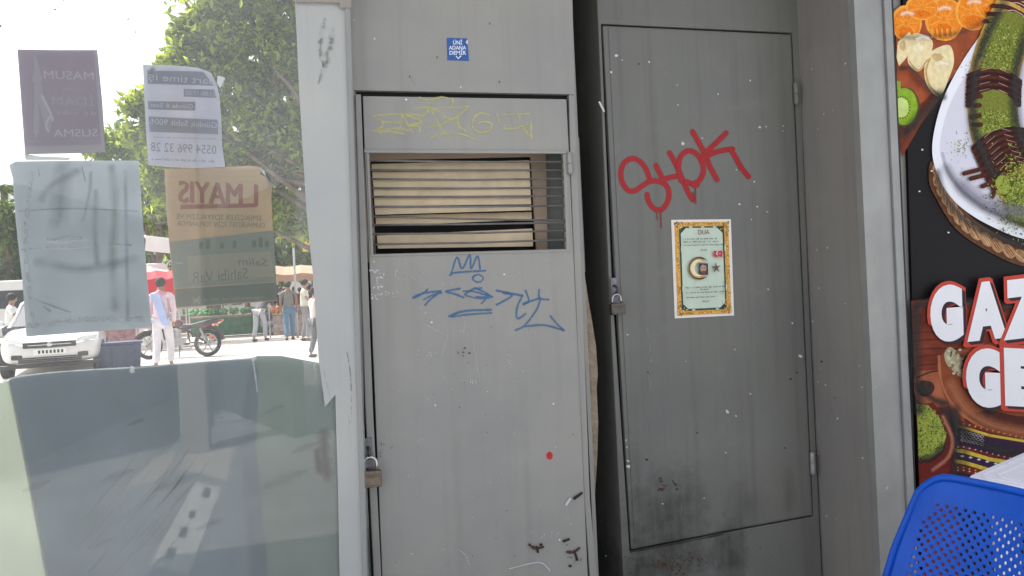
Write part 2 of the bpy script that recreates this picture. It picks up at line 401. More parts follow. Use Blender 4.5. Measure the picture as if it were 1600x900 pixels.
# specks of dirt on the pane
a = Art(YG-.003, .0003)
md = mat('dirt_speck', C(70, 62, 60), .9)
for x, y, r in ((86, 15, 2.2), (100, 1, 1.8), (200, 30, 1.8), (192, 44, 1.2), (212, 50, 2), (214, 61, 1.4), (178, 81, 1), (1, 41, 2.4), (185, 105, .8), (44, 30, 1), (150, 20, .9), (130, 60, .8), (60, 60, .9), (300, 14, .9), (10, 130, 1.2)):
    a.blob(x, y, r, r*.7, md, 8, .35)
for _ in range(60): a.blob(random.uniform(5, 455), random.uniform(0, 560), random.uniform(.3, .9), random.uniform(.3, .7), md, 6, .3)
a.build('dirt', gl)['kind'] = 'stuff'
a = Art(YG-.003, .0003); msm = marker('pale_smear', (.75, .75, .75, 1), .45, 300, .9)
for (x0, y0, x1, y1, wd) in ((215, 69, 233, 65, 3), (445, 90, 463, 88, 4), (70, 378, 140, 375, 6), (85, 388, 150, 386, 5), (170, 383, 205, 384, 4), (270, 410, 292, 409, 5), (380, 412, 400, 411, 4), (338, 432, 352, 431, 3), (50, 390, 70, 388, 4), (400, 218, 446, 205, 3), (352, 120, 340, 160, 6), (455, 340, 478, 345, 8), (448, 370, 480, 372, 6), (480, 500, 494, 590, 7)):
    a.stroke([(x0, y0), ((x0+x1)/2, (y0+y1)/2+random.uniform(-2, 2)), (x1, y1)], wd, msm, taper=True)
a.build('smear', gl)['kind'] = 'stuff'

# the frosted/painted strip and the post beside the pane
mul = empty('window_mullion', (.12, YG-.02, 0), 'pale grey painted post between the glass and the first cabinet', 'post')
slab('post_face', [(458, -60), (542, -60), (553, 300), (563, 640), (573, 960), (532, 960), (528, 760), (524, 617), (508, 636), (503, 600), (498, 562), (489, 430), (479, 330), (468, 150)], YG-.012, .008, M_mull, mul, .001)
slab('post_edge', [(537, -60), (545, -60), (576, 960), (568, 960)], YG-.020, .07, mat('post_edge_grey', C(150, 150, 148), .5, var=.1), mul, .001)
a = Art(YG-.012, .0003); ms1 = marker('grey_stain', C(120, 122, 112), .5, 60, .9); 
for pts, wd in (([(507, 30), (500, 70), (505, 105)], 12), ([(520, 45), (512, 90), (498, 130)], 16), ([(541, 545), (548, 590), (549, 660)], 4), ([(505, 575), (520, 640)], 3), ([(545, 650), (549, 700)], 3)):
    a.stroke(pts, wd, ms1, taper=True)
for _ in range(22): a.blob(random.uniform(480, 560), random.uniform(10, 850), 1, .8, mat('stain_dot', C(125, 122, 118), .8), 7, .3) if 0 else None
a.build('stain', mul)['kind'] = 'stuff'
slab('top_cap', [(456, -62), (548, -62), (549, 12), (531, 12), (530, 4), (459, 3)], YG-.024, .003, mat('warm_grey_cap', C(150, 143, 136), .6, var=.1), mul)

# lower film sheets behind the pane
def film(name, pix, Y, col, label, tr=.25, bevel=0):
    m = mat('film_%s_%d' % (name, int(col[0]*1000)), col, .4, var=.13, vscale=3, bump=.5, bscale=5, trans=tr)
    o = slab(name, pix, Y, .0015, m, None, 0); return tag(o, label, 'window film')
film('window_film', [(13, 595), (22, 589), (62, 583), (120, 578), (210, 573), (300, 566), (396, 559), (404, 580), (400, 700), (470, 1500), (154, 1500), (86, 980), (38, 720)], YG+.005, C(109, 119, 124), 'blue grey plastic film covering the lower window pane')
film('window_film', [(394, 559), (402, 556), (440, 556), (500, 567), (565, 600), (600, 1500), (440, 1500), (376, 700), (384, 600)], YG+.0075, C(112, 121, 117), 'green grey film sheet by the post with pinkish patch')
film('window_film', [(-420, 650), (0, 599), (15, 594), (42, 720), (90, 980), (158, 1500), (-420, 1500)], YG+.0035, C(153, 158, 150), 'pale film strip standing in for sunlight at the left of the lower pane', tr=.42)  # paler sheet colour stands in for a slanted wedge of sunlight
a = Art(YG+.005, .0003); mw = mat('torn_white_edge', C(225, 230, 230), .8, var=.1)
a.stroke([(0, 598), (22, 590), (62, 584), (120, 579), (210, 574)], 1.8, mw, wj=.5); a.stroke([(205, 576), (300, 567), (394, 560)], 1.6, mw, wj=.6)
a.blob(207, 577, 4, 5, mw, 9, .4); a.blob(396, 561, 5, 2.5, mw, 9, .4)
a.stroke([(395, 562), (398, 580), (402, 612)], 2.2, mw, wj=.5)
for _ in range(14): a.blob(random.uniform(30, 390), random.uniform(600, 760), random.uniform(1, 3.5), random.uniform(.6, 1.6), mat('film_fleck', C(140, 152, 152), .8), 8, .4)
o = a.build('torn_edge'); tag(o, 'thin white torn edge along the top of the film', 'paper scrap')
a = Art(YG+.005, .0002); mws = marker('wipe_mark', C(168, 174, 150), .8, 60, .98, amp=.16); mds = marker('damp_mark', C(78, 86, 86), .8, 30, .98, amp=.14)
for _ in range(26):
    x = random.uniform(120, 270); y = random.uniform(740, 900); l = random.uniform(30, 110)
    a.stroke([(x, y), (x+l*.45, y-l*.5), (x+l*.8, y-l)], random.uniform(2, 7), mws, taper=True)
for x, y, r in ((185, 745, 16), (280, 755, 20), (215, 660, 9), (450, 750, 22), (330, 820, 14), (60, 760, 14), (480, 700, 14), (430, 640, 10), (160, 850, 12)):
    a.stroke([(x-r*1.6, y+r*.5), (x, y-r*.2), (x+r*1.4, y-r*.7)], r*1.1, mds, taper=True)
mpk = marker('pink_residue', C(150, 120, 122), .9, 20, .95, amp=.5)
a.stroke([(506, 680), (508, 720), (512, 745)], 22, mpk, wj=.2); a.stroke([(495, 705), (498, 735)], 14, mpk)
o = a.build('residue'); tag(o, 'dried wipe marks and pink residue on the lower film', 'residue', kind='stuff')

# ================================================================== POSTERS ON THE GLASS (seen from the back)
def paper(name, pix, col, Y, label, cat='poster', tr=.5, parent=None):
    m = mat('paper_'+name+str(int(pix[0][0])), col, .7, var=.09, vscale=7, bump=.6, bscale=9, trans=tr)
    root = empty(name, onY(pix[0][0], pix[0][1], Y), label, cat)
    slab('sheet', pix, Y, .0006, m, root, 0)
    return root
YPp = YG+.006
# rally poster with a woman, top left
p = paper('window_poster', [(27, 77), (90, 78), (152, 78), (160, 160), (165, 238), (100, 240), (39, 241)], C(138, 131, 141), YPp, 'dark grey poster seen from behind reading MASUM and SUSMA in mirror writing')
a = Art(YPp); ml = mat('print_pale', C(172, 166, 174), .8); mg = mat('print_mid', C(140, 132, 142), .8, trans=.4); mlp = mat('print_palest', C(196, 190, 198), .8)
a.poly([(147, 80), (151, 80), (159, 160), (163, 226), (158, 226)], ml)
a.poly([(38, 229), (163, 226), (164, 237), (39, 240)], ml)
a.text('MASUM', (147, 125), (69, 123), (-1, -13), mlp, offset=0); a.text('İDAM', (148, 166), (82, 164), (-1, -14), ml, offset=.0); a.text('SUSMA', (153, 213), (84, 214), (-1, -12), mlp, offset=0)
a.bars(148, 142, 84, 140, 5, ml, .8, 8, 20); a.bars(150, 180, 88, 179, 7, ml, .85, 10, 26)
a.poly([(52, 88), (58, 92), (62, 108), (66, 125), (60, 128), (50, 126), (54, 108)], ml, True)
a.poly([(54, 128), (64, 130), (68, 150), (74, 172), (80, 196), (74, 205), (66, 180), (60, 160), (62, 190), (58, 215), (52, 200), (54, 165)], ml, True)
a.stroke([(66, 150), (78, 175), (82, 188)], 4, mlp); a.stroke([(78, 182), (72, 196), (76, 206)], 3, mlp)
a.build('print', p)
# job advert
p = paper('window_poster', [(223, 101), (270, 102), (310, 106), (330, 114), (338, 130), (343, 150), (346, 190), (347, 225), (352, 262), (300, 263), (262, 261), (232, 258), (228, 200)], C(168, 170, 178), YPp, 'white job advert sheet with curled corner, mirrored, reading part time iş')
a = Art(YPp); mb_ = mat('print_blueband', C(148, 150, 162), .8); mpl = mat('print_band_text', C(200, 202, 212), .8); mdk = mat('print_dim', C(140, 143, 154), .8)
a.poly([(230, 110), (318, 112), (334, 134), (231, 131)], mb_); a.poly([(287, 139), (335, 140), (338, 153), (287, 151)], mb_)
a.poly([(231, 158), (305, 159), (305, 173), (232, 171)], mb_); a.poly([(232, 182), (340, 187), (341, 210), (234, 206)], mb_)
a.text('part time iş', (335, 132), (232, 125), (0, -11), mpl); a.text('11:00-17:00', (335, 151), (290, 148), (0, -7), mpl)
a.text('Günde 6 Saat', (302, 170), (235, 167), (0, -7), mpl); a.text('Günlük Sabit 900₺', (339, 200), (234, 194), (0, -9), mpl)
a.text('0554 996 32 28', (338, 241), (236, 236), (0, -14), mdk, offset=.0); a.bars(338, 218, 236, 215, 2, mdk, .8); a.bars(335, 254, 236, 250, 4, mdk, .8, 20, 40)
a.bars(325, 203, 250, 200, 2, mdk, .5)
a.build('print', p)
# big blank grey one
p = paper('window_poster', [(14, 258), (24, 252), (120, 251), (217, 251), (222, 330), (229, 420), (237, 512), (180, 516), (110, 521), (41, 526), (36, 450), (24, 340), (20, 280)], C(166, 173, 177), YPp, 'large creased grey poster back with no readable print', tr=.42)
a = Art(YPp); g1 = marker('ghost_print', C(110, 120, 120), .7, 8, .95, amp=.5); g2 = marker('ghost_pale', C(205, 208, 206), .6, 60, .8); g3 = marker('ghost_green', C(116, 134, 114), .7, 8, .95, amp=.5)
for pts, wd, mm in (([(98, 262), (96, 300), (92, 350)], 40, g1), ([(65, 310), (80, 290), (120, 268)], 16, g1), ([(150, 300), (148, 360), (152, 410)], 14, g3), ([(175, 262), (180, 330), (176, 400), (180, 480)], 18, g3),
                    ([(30, 330), (110, 326), (215, 330)], 4, g1), ([(60, 410), (130, 420), (210, 405)], 22, g1), ([(70, 480), (78, 486)], 8, g1), ([(55, 468), (110, 488)], 5, g1), ([(130, 345), (140, 300), (142, 270)], 8, g3),
                    ([(35, 390), (80, 386), (140, 388)], 4, g2), ([(75, 375), (110, 370), (135, 372)], 6, g2), ([(172, 382), (205, 383)], 5, g2), ([(60, 262), (62, 275)], 3, g1), ([(128, 258), (134, 284), (128, 262)], 2, g1), ([(196, 268), (200, 500)], 8, g1), ([(45, 510), (120, 500), (220, 498)], 12, g2), ([(50, 270), (40, 380), (52, 500)], 10, g2)):
    a.stroke(pts, wd, mm, wj=.15)
a.build('print', p)
# may day poster
p = paper('window_poster', [(257, 264), (330, 262), (392, 259), (410, 262), (406, 272), (426, 282), (424, 310), (428, 390), (433, 470), (350, 476), (275, 482), (266, 400), (260, 330)], C(168, 156, 136), YPp, 'yellowed rally poster with mirrored red 1 MAYIS heading', tr=.42)
a = Art(YPp); rd = mat('print_red', C(168, 122, 108), .8); gr = mat('print_green', C(128, 136, 124), .8); dg_ = mat('print_darkgreen', C(150, 158, 146), .8); yl = mat('print_olive', C(170, 168, 150), .8); lines = mat('print_cream', C(182, 176, 150), .8)
for k in range(9): a.stroke([(262, 268+k*9), (300, 266+k*9+random.uniform(-2, 2)), (350, 268+k*8.5), (400, 266+k*9)], 1, lines)
a.poly([(266, 378), (427, 360), (432, 440), (272, 450)], dg_)
a.poly([(292, 400), (423, 392), (427, 432), (295, 440)], yl)
a.poly([(272, 452), (432, 441), (433, 469), (276, 480)], gr)
[a.text('1 MAYIS', (402, 322), (280, 316), (0, -34), rd, shift=(q, q*.4)) for q in (-1.6, -.5, .5, 1.6)]; a.poly([(400, 318), (401, 324), (282, 327), (282, 320)], rd)
a.text('EMEKÇİLER SOSYALİZM VE', (408, 345), (276, 342), (0, -8), gr); a.text('CUMHURİYET İÇİN TOPLANIYOR', (414, 356), (277, 353), (0, -8), gr)
a.bars(420, 386, 290, 390, 16, gr, .9, 16, 40)
a.text('Salim', (419, 416), (372, 414), (0, -12), gr, shear=.2); a.text('Sahibi VaR', (388, 435), (300, 442), (0, -17), gr, shear=.1)
a.bars(410, 466, 318, 470, 4, yl, .85); a.stroke([(302, 465), (312, 474)], 2, yl); a.stroke([(312, 464), (303, 474)], 2, yl); a.stroke([(301, 469), (314, 469)], 1.5, yl)
a.build('print', p)
mt = mat('clear_tape', C(200, 205, 205), .3, trans=.6)
for i, (q, lb) in enumerate((([(232, 110), (240, 104), (243, 108), (236, 114)], 'short clear tape at the top left of the job advert'), ([(340, 118), (352, 122), (344, 138), (339, 130)], 'clear tape on the curled corner of the job advert'),
               ([(404, 262), (413, 266), (420, 290), (432, 294), (424, 284), (412, 272)], 'torn tape on the right corner of the yellowed poster'), ([(38, 240), (60, 244), (110, 246), (108, 250), (40, 250)], 'tape between the dark poster and the large grey sheet'))):
    tag(slab('tape', q, YG+.0035, .0006, mt, None, 0), lb, 'tape')

# ================================================================== FIRST CABINET
c1 = empty('metal_cabinet', (.58, Y1, 0), 'light grey metal cabinet with barred opening, yellow and blue graffiti', 'cabinet')
# carcass: side walls behind the face
L0, L1 = onY(541, 0, Y1).x, onY(897, 0, Y1).x
mb = MB(); mb.box(L0+.004, L0+.02, Y1+.022, 2.94, 0, 2.655, M_cab1); mb.box(L1-.012, L1+.002, Y1+.022, 2.94, 0, 2.655, M_cab1); mb.build('carcass', c1, .001)
slab('top_panel', [(545, -70), (893, -70), (898, 148), (884, 147), (560, 141), (549, 141)], Y1-.002, .02, M_cab1, c1, .0015)
slab('left_frame', [(545, 141), (554, 141), (566, 400), (582, 1600), (574, 1600), (560, 560)], Y1-.001, .02, M_cab1, c1, .002)
slab('left_frame', [(555, 147), (564, 147), (574, 400), (583, 640), (596, 900), (622, 1600), (606, 1600), (584, 900), (571, 640), (563, 400)], Y1-.008, .02, M_cab1, c1, .0025)
slab('right_frame', [(889, 148), (898, 148), (903, 280), (914, 560), (922, 780), (933, 900), (962, 1600), (950, 1600), (922, 900), (913, 780), (903, 560), (892, 280)], Y1-.003, .024, M_cab1, c1, .0025)
# door, one sheet with the opening cut out
dr = slab('door', [(566, 148), (885, 152), (920, 900), (951, 1600), (626, 1600), (597, 900)], Y1-.006, .014, M_cab1, c1, .0015) if 0 else None
door = MB()
O = [(566, 149.5), (885, 154.5)]
a4 = [onY(*q, Y1-.006) for q in [(567, 150), (885, 155), (889, 236), (896, 395), (918.5, 900), (949, 1600), (628, 1600), (597.5, 900), (577, 400), (570, 236)]]
hole = [onY(*q, Y1-.006) for q in [(577, 238), (880, 239), (885, 389), (583, 397)]]
V = a4+hole; t_ = Vector((0, .016, 0)); n_ = len(V)
fs = [(0, 1, 2, 11, 10, 9), (2, 3, 12, 11), (3, 4, 5, 6, 7, 8, 13, 12), (8, 9, 10, 13)]
bt = [tuple(i+n_ for i in f[::-1]) for f in fs]
sid = [(i, (i+1) % 10, n_+(i+1) % 10, n_+i)[::-1] for i in range(10)]+[(10+i, 10+(i+1) % 4, n_+10+(i+1) % 4, n_+10+i) for i in range(4)]
door.mesh(V+[p+t_ for p in V], fs+bt+sid, M_cab1); door = door.build('door', c1, .0012)
# black joints come from real gaps with the dark inside behind them
mb = MB(); mb.prism([onY(*q, Y1+.024) for q in [(548, 143), (895, 148), (960, 1600), (590, 1600), (574, 560)]], [onY(*q, Y1+.027) for q in [(548, 143), (895, 148), (960, 1600), (590, 1600), (574, 560)]], M_dark) if 0 else None
slab('inner_lining', [(545, 143), (896, 148), (962, 1600), (574, 1600), (560, 560)], Y1+.0245, .003, M_dark, c1, 0, holes=[(568, 230), (892, 232), (897, 405), (574, 410), (572, 400)])
# opening frame
slab('opening_frame', [(569, 233), (889, 235), (895, 396), (578, 402)], Y1-.010, .006, M_cab1, door, .0012, holes=[(576.5, 239), (880, 240), (884.5, 388.5), (583.5, 396.5)]) if 0 else None
fr = MB()
def bar_px(mb, p, q, wpx, Y, th, m):
    p, q = Vector(p), Vector(q); d = (q-p).normalized(); nn = Vector((-d.y, d.x))*wpx/2
    A = [p+nn, q+nn, q-nn, p-nn]; A = [onY(v.x, v.y, Y) for v in A]; mb.prism(A, [v+Vector((0, th, 0)) for v in A], m)
bar_px(fr, (569, 236), (889, 237.5), 5, Y1-.011, .0045, M_cab1); bar_px(fr, (578, 399.5), (893, 391.5), 3.2, Y1-.009, .0025, M_cab1)
bar_px(fr, (574.5, 239), (581.5, 398), 4.0, Y1-.010, .0035, M_cab1); bar_px(fr, (883, 240.5), (888.5, 391), 6.0, Y1-.010, .0035, M_cab1)
fr.build('opening_frame', door, .0008)
lys = [251, 265.5, 279.7, 294, 307.4, 323, 338, 351.5, 365.7, 382]; rys = [253, 266, 279, 293, 306, 321.5, 344.5, 347.5, 360, 374.5]
g = MB()
for l, r in zip(lys, rys):
    q0, q1 = onY(574.5+(l-240)*.045, l, Y1-.004), onY(882+(r-240)*.035, r, Y1-.004); mid = (q0+q1)/2+Vector((0, random.uniform(-.004, .006), random.uniform(-.003, .001)))
    g.tube([q0, mid, q1], .0032, mat('bar_grey', C(120, 114, 112), .45, .3, var=.2, vscale=30), 8)
g.build('grille', door)
hg = MB(); 
def hinge(parent, px, py0, py1, Y, m):
    hb = MB(); p0, p1 = onY(px, py0, Y), onY(px+(py1-py0)*.045, py1, Y); mid = (p0+p1)/2
    hb.tube([p0, mid-Vector((0, 0, .0008))], .0095, m, 12); hb.tube([mid+Vector((0, 0, -.0016)), p1], .0095, m, 12)
    hb.tube([p0+Vector((0, 0, .004)), p1-Vector((0, 0, .004))], .006, m, 10)
    hb.build('hinge', parent, .0008)
hinge(c1, 889.5, 239, 271, Y1-.014, M_alu)
# crown, tag and chalk on the door
a = Art(Y1-.006, .0004); chalk = marker('yellow_crayon', C(208, 203, 124), .9, 300, .7, amp=.72)
def ln(pts, wd, m, **k): a.stroke(pts, wd, m, **k)
for pts in ([(583, 181), (628, 178), (660, 180)], [(583, 181), (596, 190), (598, 198), (582, 205)], [(596, 190), (625, 192)], [(590, 205), (622, 200), (640, 205)], [(628, 178), (626, 195), (622, 204)], [(628, 178), (640, 200), (646, 205)], [(634, 180), (660, 190), (638, 196)], [(640, 198), (655, 198), (655, 206)],
            [(655, 152), (668, 156), (690, 152), (708, 156)], [(648, 169), (675, 168), (720, 168), (731, 166)], [(690, 152), (672, 160), (668, 178)], [(708, 158), (706, 166)], [(676, 170), (688, 175)], [(658, 184), (672, 172), (678, 182)], [(731, 168), (712, 184), (690, 194)], [(690, 178), (700, 186), (712, 184)], [(680, 182), (690, 204), (697, 206)], [(716, 186), (716, 196), (728, 206)], [(672, 198), (690, 196)],
            [(672, 216), (690, 210), (720, 210), (742, 218)], [(764, 180), (750, 177), (740, 186), (739, 200), (750, 207), (764, 204), (768, 194), (756, 190), (746, 193)],
            [(776, 179), (780, 190)], [(786, 179), (828, 178)], [(812, 180), (811, 188)], [(786, 200), (800, 202), (815, 197)], [(815, 196), (828, 212)], [(829, 192), (830, 217)], [(829, 192), (816, 200), (824, 210)], [(592, 208), (610, 206), (632, 210)]):
    ln(pts, random.uniform(2.4, 4.2), chalk, wj=.2)
for x in (789, 796, 804): a.blob(x, 196, 1.6, 1.4, chalk, 8)
a.build('graffiti', door)['label'] = 'yellow crayon tag with a small crown'
a = Art(Y1-.006, .0005); blue = marker('blue_marker', C(62, 112, 156), .82, 240, .6)
for pts, wd in (([(703, 430), (712, 426), (758, 423)], 3), ([(705, 428), (714, 402), (722, 420), (734, 398), (736, 420), (746, 400), (750, 420)], 3), ([(738, 433), (748, 429), (755, 435), (748, 441), (739, 437), (741, 430)], 2.5),
                ([(645, 465), (662, 458), (688, 455)], 3.5), ([(668, 452), (655, 462), (646, 466)], 2.5), ([(688, 456), (672, 468), (664, 477)], 3), ([(697, 455), (718, 451)], 3.2), ([(697, 456), (712, 460), (724, 465)], 3.2), ([(724, 455), (742, 456), (768, 464)], 3), ([(742, 450), (756, 456), (768, 464)], 3), ([(744, 464), (770, 464)], 2.5), ([(758, 468), (752, 474)], 2.5),
                ([(776, 454), (816, 462)], 3.4), ([(786, 458), (800, 462), (776, 476)], 3.2), ([(816, 462), (808, 480), (808, 498), (821, 490)], 3), ([(821, 454), (826, 470), (818, 476)], 3), ([(842, 453), (843, 466), (857, 468)], 3), ([(818, 474), (843, 466)], 3), ([(844, 468), (838, 484), (820, 508), (805, 516)], 3), ([(820, 510), (850, 508), (880, 516)], 3.2), ([(860, 494), (870, 506), (881, 516)], 3),
                ([(662, 468), (678, 460), (690, 458)], 2.4), ([(726, 460), (738, 452), (752, 450)], 3), ([(728, 462), (746, 466), (764, 466)], 2.4), ([(702, 494), (725, 486), (767, 484)], 3.5), ([(705, 495), (735, 491), (768, 489)], 2.6)):
    ln(pts, wd*1.3, blue, wj=.15)
a.build('graffiti', door)['label'] = 'blue marker tag under a blue crown'
a = Art(Y1-.006, .0004); wc = mat('bare_chip', C(205, 206, 205), .6, var=.1); rs = mat('rust', C(84, 56, 44), .85, var=.35, vscale=60); rsd = mat('rust_dark', C(52, 40, 40), .85, var=.3, vscale=60); ws = marker('white_scuff', C(196, 198, 200), .8, 260, .7, amp=.8)
def chips(A, cx, cy, sx, sy, n, m, r0=.5, r1=2.4):
    for _ in range(n): A.blob(random.gauss(cx, sx), random.gauss(cy, sy), random.uniform(r0, r1), random.uniform(r0, r1)*.7, m, 9, .45, random.random()*3)
chips(a, 592, 440, 6, 12, 26, wc); chips(a, 606, 458, 8, 3, 10, wc, .4, 1.8); chips(a, 583, 424, 4, 4, 6, wc)
for pts, wd in (([(620, 420), (617, 432), (626, 436)], 3), ([(658, 430), (668, 420), (674, 432)], 2), ([(727, 500), (724, 520)], 3), ([(790, 560), (800, 572), (790, 576)], 3), ([(640, 430), (652, 440)], 2), ([(712, 592), (745, 600)], 2), ([(688, 500), (700, 520), (688, 560)], 1.5), ([(710, 855), (725, 865), (733, 884)], 3), ([(795, 890), (810, 884), (850, 879), (856, 886)], 2), ([(888, 778), (882, 788)], 4), ([(660, 505), (690, 520)], 2), ([(740, 540), (750, 600)], 2)):
    a.stroke(pts, wd, ws, wj=.3)
chips(a, 672, 555, 4, 3, 7, wc, .4, 1.8); chips(a, 727, 548, 6, 3, 6, rs, .8, 2.2); chips(a, 738, 596, 5, 2, 8, wc, .4, 1.2); chips(a, 795, 565, 5, 8, 8, wc, .3, 1); chips(a, 845, 855, 30, 16, 12, wc, .4, 1.3); chips(a, 641, 865, 3, 2, 3, wc, .6, 1.4)
a.stroke([(826, 850), (836, 856), (848, 854)], 4, rs, wj=.5); a.stroke([(838, 854), (840, 862)], 3.5, rsd, wj=.4); a.blob(845, 851, 3, 2, rsd, 9, .4)
a.stroke([(886, 862), (896, 862), (904, 856)], 4, rs, wj=.5); a.stroke([(897, 860), (901, 874)], 5, rsd, wj=.5); a.blob(890, 884, 3, 2, rsd, 9, .4); chips(a, 893, 870, 8, 10, 10, rs, .5, 1.8)
a.stroke([(897, 778), (908, 770)], 3.5, rsd, wj=.5); a.stroke([(880, 845), (888, 842)], 3, rsd, wj=.4)
a.stroke([(795, 888), (840, 878), (856, 888), (858, 892)], 1.6, wc, wj=.4); a.stroke([(884, 788), (890, 779)], 3.4, wc, wj=.3); a.stroke([(712, 856), (728, 868), (734, 884)], 1.4, ws, wj=.5)
a.blob(1, 1, 1, 1, wc) if 0 else None
chips(a, 596, 690, 4, 12, 8, rsd, .5, 1.2); chips(a, 615, 700, 5, 6, 4, rsd, .5, 1)
for _ in range(70): a.blob(random.uniform(605, 905), random.uniform(405, 890), random.uniform(.4, 1.1), random.uniform(.4, .9), random.choice((wc, wc, rsd)), 7, .4)
a.build('chipped_paint', door)['kind'] = 'stuff'
a = Art(Y1-.006, .0007); redp = mat('red_paint', C(190, 32, 40), .5, var=.1, vscale=60)
a.blob(858.5, 712, 5.2, 6.2, redp, 16, .06); a.build('paint_dab', door)
a = Art(Y1-.002, .0004); dot = mat('old_screw', C(110, 104, 98), .6)
for x, y in ((765, 37), (683, 90), (640, 120), (780, 128), (720, 136), (585, 60)): a.blob(x, y, 1.5, 2.2, random.choice((wc, dot)), 8, .3)
a.stroke([(640, 118), (648, 132)], 2.4, marker('scuff_dark', C(112, 112, 110), .5, 200, .8)); a.build('chipped_paint', c1)['kind'] = 'stuff'

# sticker, stays a thing of its own
st = empty('sticker', onY(715, 77, Y1-.0025), 'small square blue sticker with white capitals on the upper grey panel', 'sticker')
slab('sheet', [(698, 59), (730, 60), (733, 95), (699, 94)], Y1-.0032, .0008, mat('sticker_blue', C(40, 88, 158), .4, var=.2, vscale=60), st, 0)
a = Art(Y1-.0032); wt = mat('print_white', C(225, 232, 240), .6)
a.text('ÜNİ', (708, 69.5), (722, 69.5), (0, -6), wt, offset=.02); a.text('ADANA', (701.5, 77.5), (728, 77.5), (0, -6), wt, offset=.02); a.text('DEMİR', (702.5, 85.5), (728, 85.5), (0, -6), wt, offset=.02)
a.stroke([(713, 88), (716, 91.5), (720, 87.5)], 1.8, wt, smooth=False); a.blob(729.5, 66, 1.4, 4, wt, 8, .4); a.build('print', st)

# louvre unit standing inside the opening
lv = empty('louvre_unit', onY(705, 390, 2.33), 'cream louvred vent unit with one slat gap behind the cabinet bars', 'vent')
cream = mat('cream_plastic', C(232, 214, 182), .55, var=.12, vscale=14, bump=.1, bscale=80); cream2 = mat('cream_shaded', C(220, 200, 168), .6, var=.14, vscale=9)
YL = 2.325
rows = [(256, 247), (276, 266), (291, 280), (306, 294), (322, 310)]
LX = lambda y: 580+(y-250)*.075; RX = lambda y: 827+(y-250)*.045
edges_l = [256, 268.5, 281, 295, 309, 323, 336.5]; edges_r = [250, 266, 280, 294, 308, 320, 329.5]
for i in range(6):
    l0, l1, r0, r1 = edges_l[i], edges_l[i+1]-1.0, edges_r[i], edges_r[i+1]-1.0
    A = [onY(LX(l0), l0, YL+.012), onY(RX(r0), r0, YL+.012), onY(RX(r1), r1, YL-.004), onY(LX(l1), l1, YL-.004)]
    m_ = MB(); m_.prism(A, [v+Vector((0, .003, 0)) for v in A], cream); m_.build('slat', lv, .0008)
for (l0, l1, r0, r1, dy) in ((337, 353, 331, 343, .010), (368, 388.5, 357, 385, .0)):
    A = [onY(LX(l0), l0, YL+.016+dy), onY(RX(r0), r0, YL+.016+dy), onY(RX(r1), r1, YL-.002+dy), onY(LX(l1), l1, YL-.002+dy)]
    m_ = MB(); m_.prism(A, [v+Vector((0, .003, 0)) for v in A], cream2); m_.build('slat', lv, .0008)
slab('housing', [(560, 225), (853, 225), (856, 410), (566, 414)], YL+.03, .01, mat('cream_brown', C(176, 154, 134), .7, var=.12), lv, .001, holes=[(579, 250), (829, 245), (838, 396), (588, 402)])
slab('inner_core', [(560, 225), (856, 225), (858, 412), (565, 412)], YL+.09, .01, mat('core_black', C(22, 22, 26), .6), lv, .001)
slab('back_sheet', [(848, 215), (905, 215), (915, 425), (852, 425)], YL+.05, .01, mat('back_sheet_grey', C(135, 140, 136), .7, var=.12, vscale=8), lv, .001)
slab('lower_ledge', [(590, 398), (900, 389), (905, 430), (592, 440)], YL-.01, .12, cream2, lv, .001) if 0 else None

